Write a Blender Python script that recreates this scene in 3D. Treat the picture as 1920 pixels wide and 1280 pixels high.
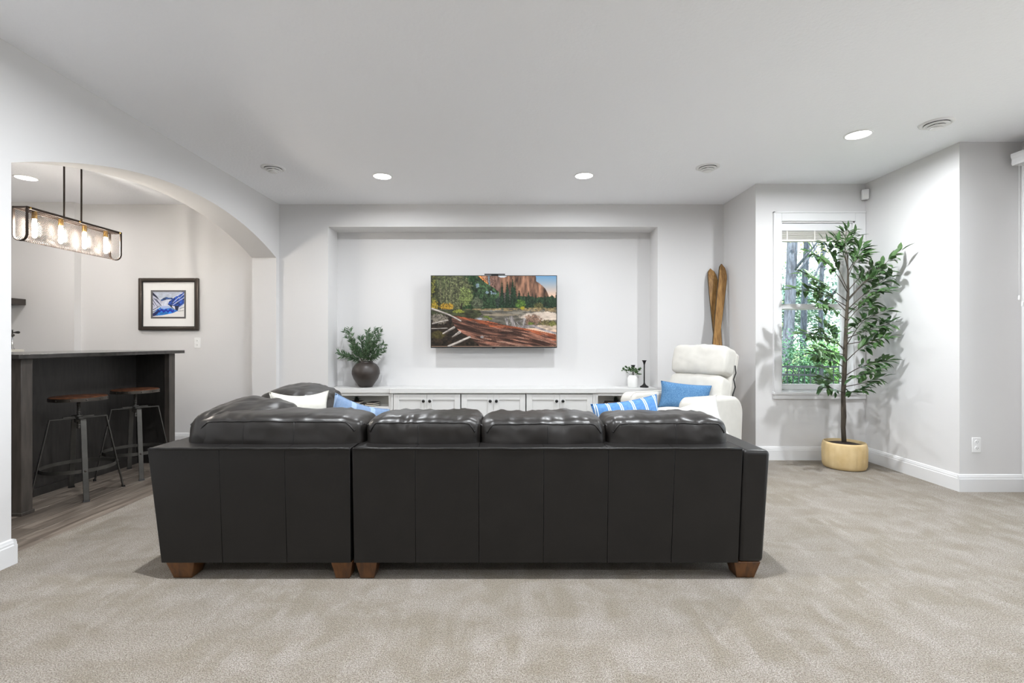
import bpy, bmesh, math, random
import numpy as np
from mathutils import Vector, Matrix, noise

for o in list(bpy.data.objects):
    bpy.data.objects.remove(o, do_unlink=True)
scene = bpy.context.scene
COL = scene.collection
PI = math.pi
F = 930.0          # focal length in pixels of the 1920x1280 frame
EYE = 1.158        # camera height
H = 2.70           # ceiling height

# ------------------------------------------------------------------ camera
cam_d = bpy.data.cameras.new('camera')
cam = bpy.data.objects.new('camera', cam_d)
COL.objects.link(cam)
cam.location = (0, 0, EYE)
cam.rotation_euler = (PI / 2, 0, 0)
cam_d.sensor_width = 36.0
cam_d.lens = 36.0 * F / 1920.0
cam_d.shift_x = 5.0 / 1920.0
cam_d.clip_start = 0.05
cam_d.clip_end = 200
scene.camera = cam

# ------------------------------------------------------------------ colour management
vs = scene.view_settings
vs.view_transform = 'Standard'
vs.look = 'None'
vs.gamma = 1.0
vs.use_curve_mapping = False
vs.exposure = 0.45

# ------------------------------------------------------------------ world: pale overcast autumn sky
world = bpy.data.worlds.new('world')
scene.world = world
world.use_nodes = True
bg = world.node_tree.nodes['Background']
bg.inputs[0].default_value = (0.80, 0.90, 1.0, 1)
bg.inputs[1].default_value = 3.2
# sun added behind the house to light the garden and bounce off the patio, no direct beam reaches the room
sun_d = bpy.data.lights.new('sun', 'SUN')
sun_d.energy = 9.0
sun_d.angle = math.radians(3)
sun_d.color = (1.0, 0.96, 0.88)
sun = bpy.data.objects.new('sun', sun_d)
COL.objects.link(sun)
sun.rotation_euler = Vector((0.55, 0.62, -1.05)).to_track_quat('-Z', 'Y').to_euler()

# ------------------------------------------------------------------ light levels (used by the lamp builders)
NICHE_DOWNLIGHT_W = 19.0
DOWNLIGHT_W = 35.0
MID_DOWNLIGHT_W = 40.0
REAR_DOWNLIGHT_W = 20.0
DOWNLIGHT_COL = (0.93, 0.965, 1.0)
BAR_DOWNLIGHT_W = 8.0
BAR_DOWNLIGHT_COL = (1.0, 0.965, 0.93)
BULB_STRENGTH = 250.0


def lin(c):
    c = c / 255.0
    return c / 12.92 if c <= 0.04045 else ((c + 0.055) / 1.055) ** 2.4


def rgb(r, g, b):
    return (lin(r), lin(g), lin(b), 1.0)


# ------------------------------------------------------------------ materials
MATS = {}


def mat(name, color, rough=0.5, metal=0.0, bump=0.0, bscale=60.0, bdist=0.002, var=0.0, vscale=4.0, col2=None,
        stretch=None, spec=0.5, coat=0.0, trans=0.0, emit=None, estr=0.0, detail=4.0):
    m = bpy.data.materials.new(name)
    m.use_nodes = True
    nt = m.node_tree
    N, L = nt.nodes, nt.links
    p = N['Principled BSDF']
    p.inputs['Base Color'].default_value = color
    p.inputs['Roughness'].default_value = rough
    p.inputs['Metallic'].default_value = metal
    p.inputs['Specular IOR Level'].default_value = spec
    p.inputs['Coat Weight'].default_value = coat
    p.inputs['Transmission Weight'].default_value = trans
    if emit:
        p.inputs['Emission Color'].default_value = emit
        p.inputs['Emission Strength'].default_value = estr
    tc = N.new('ShaderNodeTexCoord')
    vec = tc.outputs['Object']
    if stretch:
        mp = N.new('ShaderNodeMapping')
        mp.inputs['Scale'].default_value = stretch
        L.new(vec, mp.inputs['Vector'])
        vec = mp.outputs['Vector']
    if var > 0 or col2:
        nz = N.new('ShaderNodeTexNoise')
        nz.inputs['Scale'].default_value = vscale
        nz.inputs['Detail'].default_value = detail
        L.new(vec, nz.inputs['Vector'])
        mx = N.new('ShaderNodeMix')
        mx.data_type = 'RGBA'
        c2 = col2 if col2 else tuple(x * (1 - var) for x in color[:3]) + (1,)
        mx.inputs[6].default_value = color
        mx.inputs[7].default_value = c2
        rmp = N.new('ShaderNodeMapRange')
        rmp.inputs[1].default_value = 0.35
        rmp.inputs[2].default_value = 0.65
        L.new(nz.outputs['Fac'], rmp.inputs[0])
        L.new(rmp.outputs[0], mx.inputs[0])
        L.new(mx.outputs[2], p.inputs['Base Color'])
    if bump > 0:
        nb = N.new('ShaderNodeTexNoise')
        nb.inputs['Scale'].default_value = bscale
        nb.inputs['Detail'].default_value = 3
        L.new(vec, nb.inputs['Vector'])
        bp = N.new('ShaderNodeBump')
        bp.inputs['Strength'].default_value = bump
        bp.inputs['Distance'].default_value = bdist
        L.new(nb.outputs['Fac'], bp.inputs['Height'])
        L.new(bp.outputs['Normal'], p.inputs['Normal'])
    MATS[name] = m
    return m


M_WALL = mat('wall_paint', (0.70, 0.692, 0.69, 1), 0.75, bump=0.12, bscale=220, bdist=0.001, spec=0.25)
M_CEIL = mat('ceiling_texture', (0.92, 0.93, 0.96, 1), 0.85, bump=0.55, bscale=55, bdist=0.004, spec=0.15)
M_TRIM = mat('white_trim', (0.76, 0.76, 0.765, 1), 0.38, spec=0.4)
M_CAB = mat('white_cabinet', (0.70, 0.70, 0.69, 1), 0.4, spec=0.4)
M_CUBBY = mat('greige_shelf_back', rgb(222, 220, 212), 0.6)
M_LEATHER = mat('brown_black_leather', rgb(29, 27, 26), 0.42, bump=0.12, bscale=330, bdist=0.001, var=0.18, vscale=9, spec=0.35)
M_LEATHER2 = mat('soft_cushion_leather', rgb(36, 33, 31), 0.36, bump=0.16, bscale=24, bdist=0.004, var=0.25, vscale=12, detail=6)
M_SEAM = mat('leather_piping', rgb(24, 22, 21), 0.4)
M_LEG = mat('walnut_leg', rgb(104, 66, 32), 0.38, col2=rgb(72, 44, 22), vscale=7, stretch=(6, 6, 1), bump=0.05)
M_LINEN = mat('cream_linen', rgb(208, 205, 196), 0.9, bump=0.35, bscale=420, bdist=0.001, var=0.08, vscale=30, spec=0.2)
M_LINEN2 = mat('white_linen', rgb(208, 206, 202), 0.9, bump=0.35, bscale=380, bdist=0.001, var=0.06, vscale=20, spec=0.2)
M_RECL = mat('ivory_upholstery', rgb(206, 203, 196), 0.88, bump=0.3, bscale=300, bdist=0.001, var=0.05, vscale=14, spec=0.2)
M_BLUE = mat('blue_denim', rgb(98, 138, 176), 0.9, bump=0.4, bscale=420, bdist=0.001, col2=rgb(70, 110, 150), vscale=120, spec=0.2)
M_BLACK = mat('black_metal', rgb(28, 27, 27), 0.42, metal=0.4)
M_IRON = mat('dark_iron', rgb(82, 80, 76), 0.45, metal=0.55, var=0.25, vscale=14)
M_STEEL = mat('worn_steel_band', rgb(92, 86, 80), 0.38, metal=0.8, var=0.3, vscale=20)
M_BRONZE = mat('dark_bronze', rgb(58, 48, 42), 0.4, metal=0.6)
M_BRASS = mat('brass', rgb(190, 150, 80), 0.3, metal=0.9)
M_CHROME = mat('chrome', rgb(200, 200, 200), 0.12, metal=1.0)
M_SEATWOOD = mat('stained_seat_wood', rgb(112, 70, 46), 0.4, col2=rgb(70, 42, 28), vscale=5, stretch=(1, 9, 1), bump=0.08, bscale=40)
M_BARWOOD = mat('espresso_bar_wood', rgb(44, 41, 39), 0.45, col2=rgb(32, 30, 28), vscale=6, stretch=(7, 7, 1))
M_BARPOST = mat('espresso_post_wood', rgb(72, 66, 61), 0.45, col2=rgb(56, 51, 47), vscale=6, stretch=(7, 7, 1))
M_BARTOP = mat('dark_polished_top', rgb(58, 55, 53), 0.16, var=0.4, vscale=18, detail=8)
M_SHELF = mat('dark_shelf_wood', rgb(62, 56, 52), 0.5, col2=rgb(44, 40, 37), vscale=6, stretch=(7, 1, 7))
M_SKI = mat('aged_ski_wood', rgb(168, 128, 74), 0.55, col2=rgb(128, 92, 48), vscale=5, stretch=(14, 14, 2), bump=0.15, bscale=60)
M_SKIEDGE = mat('dark_ski_edge', rgb(70, 54, 30), 0.6)
M_VASE = mat('dark_glazed_clay', rgb(66, 59, 55), 0.42, col2=rgb(44, 38, 35), vscale=6, bump=0.1, bscale=40)
M_OLIVE = mat('olive_leaf', rgb(92, 118, 84), 0.55, col2=rgb(62, 88, 60), vscale=25)
M_STEM = mat('green_brown_stem', rgb(70, 66, 44), 0.7)
M_LEAF = mat('deep_green_leaf', rgb(78, 108, 60), 0.42, col2=rgb(46, 78, 40), vscale=9)
M_TRUNK = mat('grey_brown_trunk', rgb(86, 78, 66), 0.8, col2=rgb(58, 50, 42), vscale=14, stretch=(3, 3, 0.7), bump=0.5, bscale=40, bdist=0.004)
M_POT = mat('honey_stoneware', rgb(216, 192, 146), 0.6, col2=rgb(200, 172, 122), vscale=7, bump=0.12, bscale=60)
M_SOIL = mat('dark_soil', rgb(48, 36, 30), 0.95, bump=1.0, bscale=70, bdist=0.015, var=0.5, vscale=60)
M_PORC = mat('white_porcelain', rgb(240, 240, 238), 0.25)
M_PLASTIC = mat('white_plastic', rgb(238, 238, 238), 0.35)
M_SLOT = mat('outlet_slot', rgb(90, 90, 90), 0.6)
M_VENT = mat('white_vent_metal', rgb(232, 232, 232), 0.4)
M_VENTDARK = mat('vent_throat', rgb(40, 40, 40), 0.8)
M_TVBODY = mat('tv_black_plastic', rgb(18, 18, 19), 0.35)
M_BOOK1 = mat('book_black_cover', rgb(36, 33, 32), 0.5)
M_BOOK2 = mat('book_brown_cover', rgb(70, 54, 46), 0.5)
M_BOOK3 = mat('book_rust_spine', rgb(168, 96, 66), 0.5)
M_PAGES = mat('book_pages', rgb(220, 212, 196), 0.8, bump=0.3, bscale=300)
M_SUCC = mat('dark_succulent', rgb(44, 58, 44), 0.5)
M_MATBOARD = mat('picture_mat_board', rgb(240, 239, 237), 0.8)
M_FRAME = mat('pewter_frame', rgb(84, 76, 70), 0.3, metal=0.7)
M_FRAME2 = mat('dark_frame_lip', rgb(28, 25, 24), 0.4)
M_GREYMAT = mat('grey_inner_mat', rgb(120, 118, 118), 0.6)
M_VINYL = mat('white_window_vinyl', rgb(236, 236, 236), 0.35)
M_BLIND = mat('white_blind_slat', rgb(232, 228, 222), 0.5)
M_FENCE = mat('black_fence_metal', rgb(22, 30, 36), 0.5)
M_BARK = mat('grey_outdoor_bark', rgb(96, 104, 116), 0.9, col2=rgb(58, 62, 70), vscale=5, stretch=(4, 4, 0.8), bump=0.8, bscale=12, bdist=0.03)
M_BUSH = mat('bright_shrub_leaf', rgb(128, 176, 96), 0.6, col2=rgb(72, 126, 70), vscale=3)
M_BUSH2 = mat('dark_shrub_leaf', rgb(70, 118, 78), 0.6, col2=rgb(44, 86, 66), vscale=3)
M_CROWN = mat('pale_autumn_leaf', rgb(150, 178, 132), 0.6, col2=rgb(198, 190, 110), vscale=1.2)
M_CROWN2 = mat('blue_green_leaf', rgb(104, 140, 138), 0.6, col2=rgb(140, 168, 140), vscale=1.2)
M_LAWN = mat('lawn', rgb(86, 110, 60), 0.9, var=0.4, vscale=2)
M_BOUNCE_PATIO = mat('pale_bounce_concrete', rgb(200, 196, 188), 0.85, var=0.12, vscale=3, bump=0.2)
M_CORD = mat('white_cord', rgb(210, 210, 208), 0.6)
M_CABLE = mat('black_cable', rgb(24, 24, 25), 0.5)


def glass_mat(name, tint=(1, 1, 1, 1)):
    m = bpy.data.materials.new(name)
    m.use_nodes = True
    nt = m.node_tree
    N, L = nt.nodes, nt.links
    N.remove(N['Principled BSDF'])
    out = N['Material Output']
    tr = N.new('ShaderNodeBsdfTransparent')
    tr.inputs[0].default_value = tint
    gl = N.new('ShaderNodeBsdfGlossy')
    gl.inputs['Roughness'].default_value = 0.02
    fr = N.new('ShaderNodeFresnel')
    fr.inputs[0].default_value = 1.35
    mx = N.new('ShaderNodeMixShader')
    L.new(fr.outputs[0], mx.inputs[0])
    L.new(tr.outputs[0], mx.inputs[1])
    L.new(gl.outputs[0], mx.inputs[2])
    L.new(mx.outputs[0], out.inputs[0])
    return m


M_GLASS = glass_mat('window_glass')


def emit_mat(name, color, strength):
    m = bpy.data.materials.new(name)
    m.use_nodes = True
    nt = m.node_tree
    nt.nodes.remove(nt.nodes['Principled BSDF'])
    e = nt.nodes.new('ShaderNodeEmission')
    e.inputs[0].default_value = color
    e.inputs[1].default_value = strength
    nt.links.new(e.outputs[0], nt.nodes['Material Output'].inputs[0])
    return m


M_LENS = emit_mat('led_lens', (1.0, 0.98, 0.96, 1), 6.0)
M_BULB = emit_mat('glowing_filament_bulb', (1.0, 0.925, 0.82, 1), BULB_STRENGTH)


def attr_mat(name, emission=False, strength=1.0, rough=0.5):
    m = bpy.data.materials.new(name)
    m.use_nodes = True
    nt = m.node_tree
    p = nt.nodes['Principled BSDF']
    a = nt.nodes.new('ShaderNodeAttribute')
    a.attribute_name = 'Col'
    p.inputs['Roughness'].default_value = rough
    if emission:
        p.inputs['Base Color'].default_value = (0.01, 0.01, 0.01, 1)
        p.inputs['Specular IOR Level'].default_value = 0.15
        nt.links.new(a.outputs['Color'], p.inputs['Emission Color'])
        p.inputs['Emission Strength'].default_value = strength
    else:
        nt.links.new(a.outputs['Color'], p.inputs['Base Color'])
    return m


M_SCREEN = attr_mat('tv_screen_picture', True, 0.75, 0.3)
M_PRINT = attr_mat('mountain_print', False, rough=0.6)


def carpet_mat():
    m = bpy.data.materials.new('plush_beige_carpet')
    m.use_nodes = True
    nt = m.node_tree
    N, L = nt.nodes, nt.links
    p = N['Principled BSDF']
    p.inputs['Roughness'].default_value = 0.95
    p.inputs['Specular IOR Level'].default_value = 0.05
    p.inputs['Sheen Weight'].default_value = 0.15
    tc = N.new('ShaderNodeTexCoord')

    def nz(scale, detail, st, rot=0.0, dist=0.0):
        mp = N.new('ShaderNodeMapping')
        mp.inputs['Scale'].default_value = st
        mp.inputs['Rotation'].default_value = (0, 0, rot)
        L.new(tc.outputs['Object'], mp.inputs['Vector'])
        n = N.new('ShaderNodeTexNoise')
        n.inputs['Scale'].default_value = scale
        n.inputs['Detail'].default_value = detail
        n.inputs['Distortion'].default_value = dist
        L.new(mp.outputs[0], n.inputs['Vector'])
        return n.outputs['Fac']

    def remap(sock, a, b, c=0.0, d=1.0):
        r = N.new('ShaderNodeMapRange')
        r.inputs[1].default_value, r.inputs[2].default_value = a, b
        r.inputs[3].default_value, r.inputs[4].default_value = c, d
        L.new(sock, r.inputs[0])
        return r.outputs[0]

    def mix(fac, a, b):
        x = N.new('ShaderNodeMix')
        x.data_type = 'RGBA'
        L.new(fac, x.inputs[0])
        for s, i in ((a, 6), (b, 7)):
            if isinstance(s, tuple):
                x.inputs[i].default_value = s
            else:
                L.new(s, x.inputs[i])
        return x.outputs[2]

    def mul(a, b):
        x = N.new('ShaderNodeMath')
        x.operation = 'MULTIPLY'
        L.new(a, x.inputs[0])
        L.new(b, x.inputs[1])
        return x.outputs[0]

    patch = remap(nz(2.3, 4, (1, 1.5, 1), 0.5, 1.2), 0.42, 0.56)
    strokes = remap(nz(3.4, 2, (3.2, 0.55, 1), -0.72, 0.3), 0.44, 0.58)
    fine = remap(nz(7, 4, (1, 1, 1), 0, 0.5), 0.4, 0.62)
    pile = remap(nz(230, 2, (1, 1, 1)), 0.32, 0.62)
    tuft = remap(nz(95, 2, (1, 1, 1)), 0.30, 0.55)
    base = mix(patch, rgb(176, 167, 152), rgb(194, 186, 176))
    base = mix(mul(strokes, remap(fine, 0, 1, 0.2, 0.75)), base, rgb(206, 198, 190))
    base = mix(remap(fine, 0, 1, 0.30, 0.0), base, rgb(166, 155, 137))
    dk = mix(pile, rgb(112, 101, 87), base)
    dk = mix(remap(tuft, 0, 1, 0.35, 0.0), dk, rgb(120, 108, 92))
    L.new(dk, p.inputs['Base Color'])
    ad = N.new('ShaderNodeMath')
    ad.operation = 'ADD'
    L.new(pile, ad.inputs[0])
    L.new(tuft, ad.inputs[1])
    bp = N.new('ShaderNodeBump')
    bp.inputs['Strength'].default_value = 0.8
    bp.inputs['Distance'].default_value = 0.006
    L.new(ad.outputs[0], bp.inputs['Height'])
    L.new(bp.outputs[0], p.inputs['Normal'])
    return m


M_CARPET = carpet_mat()


def plank_mat():
    m = bpy.data.materials.new('grey_brown_plank')
    m.use_nodes = True
    nt = m.node_tree
    N, L = nt.nodes, nt.links
    p = N['Principled BSDF']
    p.inputs['Roughness'].default_value = 0.42
    tc = N.new('ShaderNodeTexCoord')
    oi = N.new('ShaderNodeObjectInfo')
    ad = N.new('ShaderNodeVectorMath')
    L.new(tc.outputs['Object'], ad.inputs[0])
    cb = N.new('ShaderNodeCombineXYZ')
    ml = N.new('ShaderNodeMath')
    ml.operation = 'MULTIPLY'
    ml.inputs[1].default_value = 37.0
    L.new(oi.outputs['Random'], ml.inputs[0])
    L.new(ml.outputs[0], cb.inputs[0])
    L.new(ml.outputs[0], cb.inputs[1])
    L.new(cb.outputs[0], ad.inputs[1])
    mp = N.new('ShaderNodeMapping')
    mp.inputs['Scale'].default_value = (16, 1.6, 1)
    L.new(ad.outputs[0], mp.inputs[0])
    n = N.new('ShaderNodeTexNoise')
    n.inputs['Scale'].default_value = 1.6
    n.inputs['Detail'].default_value = 6
    n.inputs['Distortion'].default_value = 0.6
    L.new(mp.outputs[0], n.inputs['Vector'])
    cr = N.new('ShaderNodeValToRGB')
    cr.color_ramp.elements[0].position = 0.3
    cr.color_ramp.elements[0].color = rgb(84, 74, 66)
    cr.color_ramp.elements[1].position = 0.7
    cr.color_ramp.elements[1].color = rgb(142, 131, 120)
    L.new(n.outputs['Fac'], cr.inputs[0])
    hv = N.new('ShaderNodeHueSaturation')
    mr = N.new('ShaderNodeMapRange')
    mr.inputs[3].default_value = 0.7
    mr.inputs[4].default_value = 1.25
    L.new(oi.outputs['Random'], mr.inputs[0])
    L.new(mr.outputs[0], hv.inputs['Value'])
    L.new(cr.outputs[0], hv.inputs['Color'])
    L.new(hv.outputs[0], p.inputs['Base Color'])
    return m


M_PLANK = plank_mat()


def stripe_mat(name, base, base2, line, axis, spacing, width, pair=0.0, offset=0.0):
    """woven pillow cloth with thin pairs of lines across its object X axis"""
    m = mat(name, base, 0.9, bump=0.35, bscale=380, bdist=0.001, col2=base2, vscale=70, spec=0.2)
    nt = m.node_tree
    N, L = nt.nodes, nt.links
    p = N['Principled BSDF']
    old = p.inputs['Base Color'].links[0].from_socket
    tc = N.new('ShaderNodeTexCoord')
    sp = N.new('ShaderNodeSeparateXYZ')
    L.new(tc.outputs['Object'], sp.inputs[0])

    def math_(op, a, b=None):
        x = N.new('ShaderNodeMath')
        x.operation = op
        for i, s in enumerate((a, b)):
            if s is None:
                continue
            if isinstance(s, (int, float)):
                x.inputs[i].default_value = s
            else:
                L.new(s, x.inputs[i])
        return x.outputs[0]
    t = math_('FRACT', math_('ADD', math_('DIVIDE', sp.outputs[axis], spacing), 10.0 + offset))
    d = math_('ABSOLUTE', math_('SUBTRACT', t, 0.5))
    if pair > 0:
        d = math_('ABSOLUTE', math_('SUBTRACT', d, pair))
    f = math_('LESS_THAN', d, width)
    mx = N.new('ShaderNodeMix')
    mx.data_type = 'RGBA'
    L.new(f, mx.inputs[0])
    L.new(old, mx.inputs[6])
    mx.inputs[7].default_value = line
    L.new(mx.outputs[2], p.inputs['Base Color'])
    return m


M_STRIPE = stripe_mat('blue_cloth_white_stripes', rgb(92, 136, 188), rgb(78, 122, 174), rgb(214, 226, 238), 0, 0.075, 0.040, 0.072)
M_PALESTRIPE = stripe_mat('pale_blue_striped_cloth', rgb(118, 138, 166), rgb(106, 128, 158), rgb(144, 164, 190), 0, 0.12, 0.13)


# ------------------------------------------------------------------ builders
class MB:
    """collects vertices and faces and links them as one mesh object"""

    def __init__(self):
        self.v, self.f = [], []

    def add(self, vs, fs):
        b = len(self.v)
        self.v += [tuple(v) for v in vs]
        self.f += [tuple(i + b for i in f) for f in fs]
        return self

    def hexa(self, p):
        # p: 8 points, bottom ring 0-3 (counter-clockwise seen from above), top ring 4-7
        return self.add(p, [(3, 2, 1, 0), (4, 5, 6, 7), (0, 1, 5, 4), (1, 2, 6, 5), (2, 3, 7, 6), (3, 0, 4, 7)])

    def box(self, x0, x1, y0, y1, z0, z1):
        return self.hexa([(x0, y0, z0), (x1, y0, z0), (x1, y1, z0), (x0, y1, z0),
                          (x0, y0, z1), (x1, y0, z1), (x1, y1, z1), (x0, y1, z1)])

    def tube(self, pts, r, seg=8, caps=True):
        pts = [Vector(p) for p in pts]
        n = len(pts)
        rr = r if isinstance(r, (list, tuple)) else [r] * n
        vs, fs = [], []
        up = Vector((0.123, 0.456, 0.881)).normalized()
        for i, p in enumerate(pts):
            t = (pts[min(i + 1, n - 1)] - pts[max(i - 1, 0)])
            if t.length < 1e-9:
                t = Vector((0, 0, 1))
            t.normalize()
            a = t.cross(up)
            if a.length < 1e-3:
                a = t.cross(Vector((1, 0, 0)))
            a.normalize()
            b = t.cross(a)
            for k in range(seg):
                an = 2 * PI * k / seg
                vs.append(p + a * math.cos(an) * rr[i] + b * math.sin(an) * rr[i])
        for i in range(n - 1):
            for k in range(seg):
                k2 = (k + 1) % seg
                fs.append((i * seg + k, (i + 1) * seg + k, (i + 1) * seg + k2, i * seg + k2))
        if caps:
            fs.append(tuple(range(seg)))
            fs.append(tuple((n - 1) * seg + k for k in reversed(range(seg))))
        return self.add(vs, fs)

    def lathe(self, prof, seg=32, c=(0, 0, 0), mod=None, close=True):
        # prof: list of (r, z), bottom to top on the outside
        vs, fs = [], []
        n = len(prof)
        for (r, z) in prof:
            for k in range(seg):
                an = 2 * PI * k / seg
                q = mod(an, r, z) if mod else r
                vs.append((c[0] + q * math.cos(an), c[1] + q * math.sin(an), c[2] + z))
        for i in range(n - 1):
            for k in range(seg):
                k2 = (k + 1) % seg
                fs.append((i * seg + k, i * seg + k2, (i + 1) * seg + k2, (i + 1) * seg + k))
        if close:
            fs.append(tuple(reversed(range(seg))))
            fs.append(tuple((n - 1) * seg + k for k in range(seg)))
        return self.add(vs, fs)

    def prism(self, poly, axis, a, b):
        """extrude a closed 2D polygon along an axis; poly in the two other axes, in xyz order"""
        n = len(poly)

        def P(u, v, w):
            return {'x': (w, u, v), 'y': (u, w, v), 'z': (u, v, w)}[axis]
        vs = [P(u, v, a) for u, v in poly] + [P(u, v, b) for u, v in poly]
        fs = [tuple(range(n)), tuple(reversed(range(n, 2 * n)))]
        for i in range(n):
            j = (i + 1) % n
            fs.append((i, i + n, j + n, j))
        return self.add(vs, fs)

    def build(self, name, m, parent=None, smooth=False, bevel=0.0, bseg=2, sharp=None):
        me = bpy.data.meshes.new(name)
        me.from_pydata(self.v, [], self.f)
        bm = bmesh.new()
        bm.from_mesh(me)
        bmesh.ops.recalc_face_normals(bm, faces=bm.faces)
        bm.to_mesh(me)
        bm.free()
        return link(name, me, m, parent, smooth, bevel, bseg, sharp)


def link(name, me, m, parent=None, smooth=False, bevel=0.0, bseg=2, sharp=None):
    me.materials.append(m)
    if smooth or bevel > 0:
        me.polygons.foreach_set('use_smooth', [True] * len(me.polygons))
        if sharp is not None or bevel > 0:
            me.set_sharp_from_angle(angle=math.radians(sharp if sharp is not None else 35))
    o = bpy.data.objects.new(name, me)
    COL.objects.link(o)
    if parent is not None:
        o.parent = parent
    if bevel > 0:
        b = o.modifiers.new('bevel', 'BEVEL')
        b.width = bevel
        b.segments = bseg
        b.limit_method = 'ANGLE'
        b.angle_limit = math.radians(40)
        b.harden_normals = False
    return o


def tag(o, label=None, cat=None, group=None, kind=None):
    if label:
        o['label'] = label
    if cat:
        o['category'] = cat
    if group:
        o['group'] = group
    if kind:
        o['kind'] = kind
    return o


def thing(name, label, cat, loc=(0, 0, 0), rz=0.0, group=None):
    o = bpy.data.objects.new(name, None)
    o.empty_display_size = 0.1
    COL.objects.link(o)
    o.location = loc
    o.rotation_euler = (0, 0, rz)
    return tag(o, label, cat, group)


def copy_tree(o, parent=None):
    c = o.copy()
    COL.objects.link(c)
    c.parent = parent
    for ch in list(o.children):
        copy_tree(ch, c)
    return c


def struct(o, label=None):
    o['kind'] = 'structure'
    if label:
        o['label'] = label
    return o


def soft_map(hx, hy, hz, p, bulge, wr, seed, freq=9.0, sag=0.0):
    off = Vector((seed * 3.17, seed * 1.31, seed * 7.7))

    def f(v):
        x, y, z = v
        r = (abs(x) ** p + abs(y) ** p + abs(z) ** p) ** (1.0 / p)
        x, y, z = x / r, y / r, z / r
        P = Vector((x * hx, y * hy, z * hz))
        n = Vector((x * abs(x) ** (p - 2) / hx, y * abs(y) ** (p - 2) / hy, z * abs(z) ** (p - 2) / hz))
        if n.length > 0:
            n.normalize()
        P.x *= 1 + bulge[0] * (1 - y * y) * (1 - z * z)
        P.y *= 1 + bulge[1] * (1 - x * x) * (1 - z * z)
        P.z *= 1 + bulge[2] * (1 - x * x) * (1 - y * y)
        P.z -= sag * (1 - x * x)
        if wr:
            q = Vector((P.x * freq, P.y * freq * 0.6, P.z * freq * 0.8)) + off
            a = noise.noise(q) + 0.55 * (0.35 - abs(noise.noise(q * 2.3)))
            # gathers along the long edges
            g = noise.noise(Vector((P.x * 32, P.y * 9, P.z * 9)) + off)
            edge = min(1.0, (abs(y) * abs(z)) ** 2 * 2.2)
            P += n * (wr * a + wr * 0.75 * g * edge)
        return P
    return f


def soft_box(name, m, parent, loc, h, p=4.0, n=22, bulge=(0, 0, 0), wr=0.0, seed=0, rot=(0, 0, 0), freq=9.0, sag=0.0):
    f = soft_map(h[0], h[1], h[2], p, bulge, wr, seed, freq, sag)
    bm = bmesh.new()
    bmesh.ops.create_cube(bm, size=2.0)
    bmesh.ops.subdivide_edges(bm, edges=bm.edges[:], cuts=n, use_grid_fill=True)
    for v in bm.verts:
        v.co = f(v.co)
    me = bpy.data.meshes.new(name)
    bm.to_mesh(me)
    bm.free()
    o = link(name, me, m, parent, smooth=True)
    o.location = loc
    o.rotation_euler = rot
    return o, f


def throw_pillow(name, m, w, h, t, label, loc, rot, seed=0, n=26, wr=0.008, group=None, pinch=0.09):
    """a stuffed pillow standing in its local XZ plane, origin at its lower edge"""
    vs, fs = [], []
    idx = {}

    def P(i, j, s):
        u, v = -1 + 2.0 * i / n, -1 + 2.0 * j / n
        x = w / 2 * u * (1 - pinch * (1 - v * v) * abs(u))
        z = h / 2 * v * (1 - pinch * (1 - u * u) * abs(v))
        b = ((1 - u ** 4) * (1 - v ** 4))
        th = t / 2 * max(b, 0.0) ** 0.62
        q = Vector((x * 9 + seed * 5, z * 9, s * 2.0 + seed))
        ww = wr * (noise.noise(q) + 0.6 * (0.3 - abs(noise.noise(q * 2.2)))) * min(1.0, 3.0 * b)
        return (x, s * (th + ww), z + h / 2)
    for s in (-1, 1):
        for i in range(n + 1):
            for j in range(n + 1):
                if s == 1 and (i in (0, n) or j in (0, n)):
                    idx[(i, j, s)] = idx[(i, j, -1)]
                    continue
                idx[(i, j, s)] = len(vs)
                vs.append(P(i, j, s))
        for i in range(n):
            for j in range(n):
                fs.append((idx[(i, j, s)], idx[(i + 1, j, s)], idx[(i + 1, j + 1, s)], idx[(i, j + 1, s)]))
    root = MB().add(vs, fs).build(name, m, None, smooth=True)
    root.location = loc
    root.rotation_euler = rot
    tag(root, label, 'pillow', group)
    e = []
    for k in range(n):
        e.append(P(k, 0, -1))
    for k in range(n):
        e.append(P(n, k, -1))
    for k in range(n):
        e.append(P(n - k, n, -1))
    for k in range(n + 1):
        e.append(P(0, n - k, -1))
    MB().tube(e, 0.0028, 6).build('seam', m, root, smooth=True)
    return root


def px(x, y, Y):
    """photo pixel at depth Y to a point"""
    return Vector(((x - 955.0) * Y / F, Y, EYE - (y - 640.0) * Y / F))


# ================================================================== STRUCTURE
XL, XR = -2.59, 2.41          # living room left wall face, right return of the media wall
YB = 5.58                     # media wall face
YN = 5.885                    # niche back
NX0, NX1, NZ = -2.04, 1.668, 2.448
YW = 4.853                    # window wall face
XB = 3.48                     # bay right wall face
YF = 3.834                    # short wall facing the camera at the right
XD = 3.96                     # patio door wall face
YR = -3.2                     # wall behind the camera
XBAR = -5.60                  # bar room left wall

ceil = MB().box(-5.8, 4.2, YR - 0.15, 6.1, H, H + 0.12).build('ceiling', M_CEIL)
struct(ceil)
flo = MB().box(-2.70, 4.15, YR - 0.1, 5.90, -0.10, 0.0).build('floor', M_CARPET)
struct(flo)

# media wall with its niche
mb = MB()
mb.box(XL - 0.27, NX0, YB, 6.05, 0, H)
mb.box(NX1, XR + 0.15, YB, 6.05, 0, H)
mb.box(NX0, NX1, YB, 6.05, NZ, H)
mb.box(NX0, NX1, YN, 6.05, 0, NZ)
struct(mb.build('wall_back', M_WALL))

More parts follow.
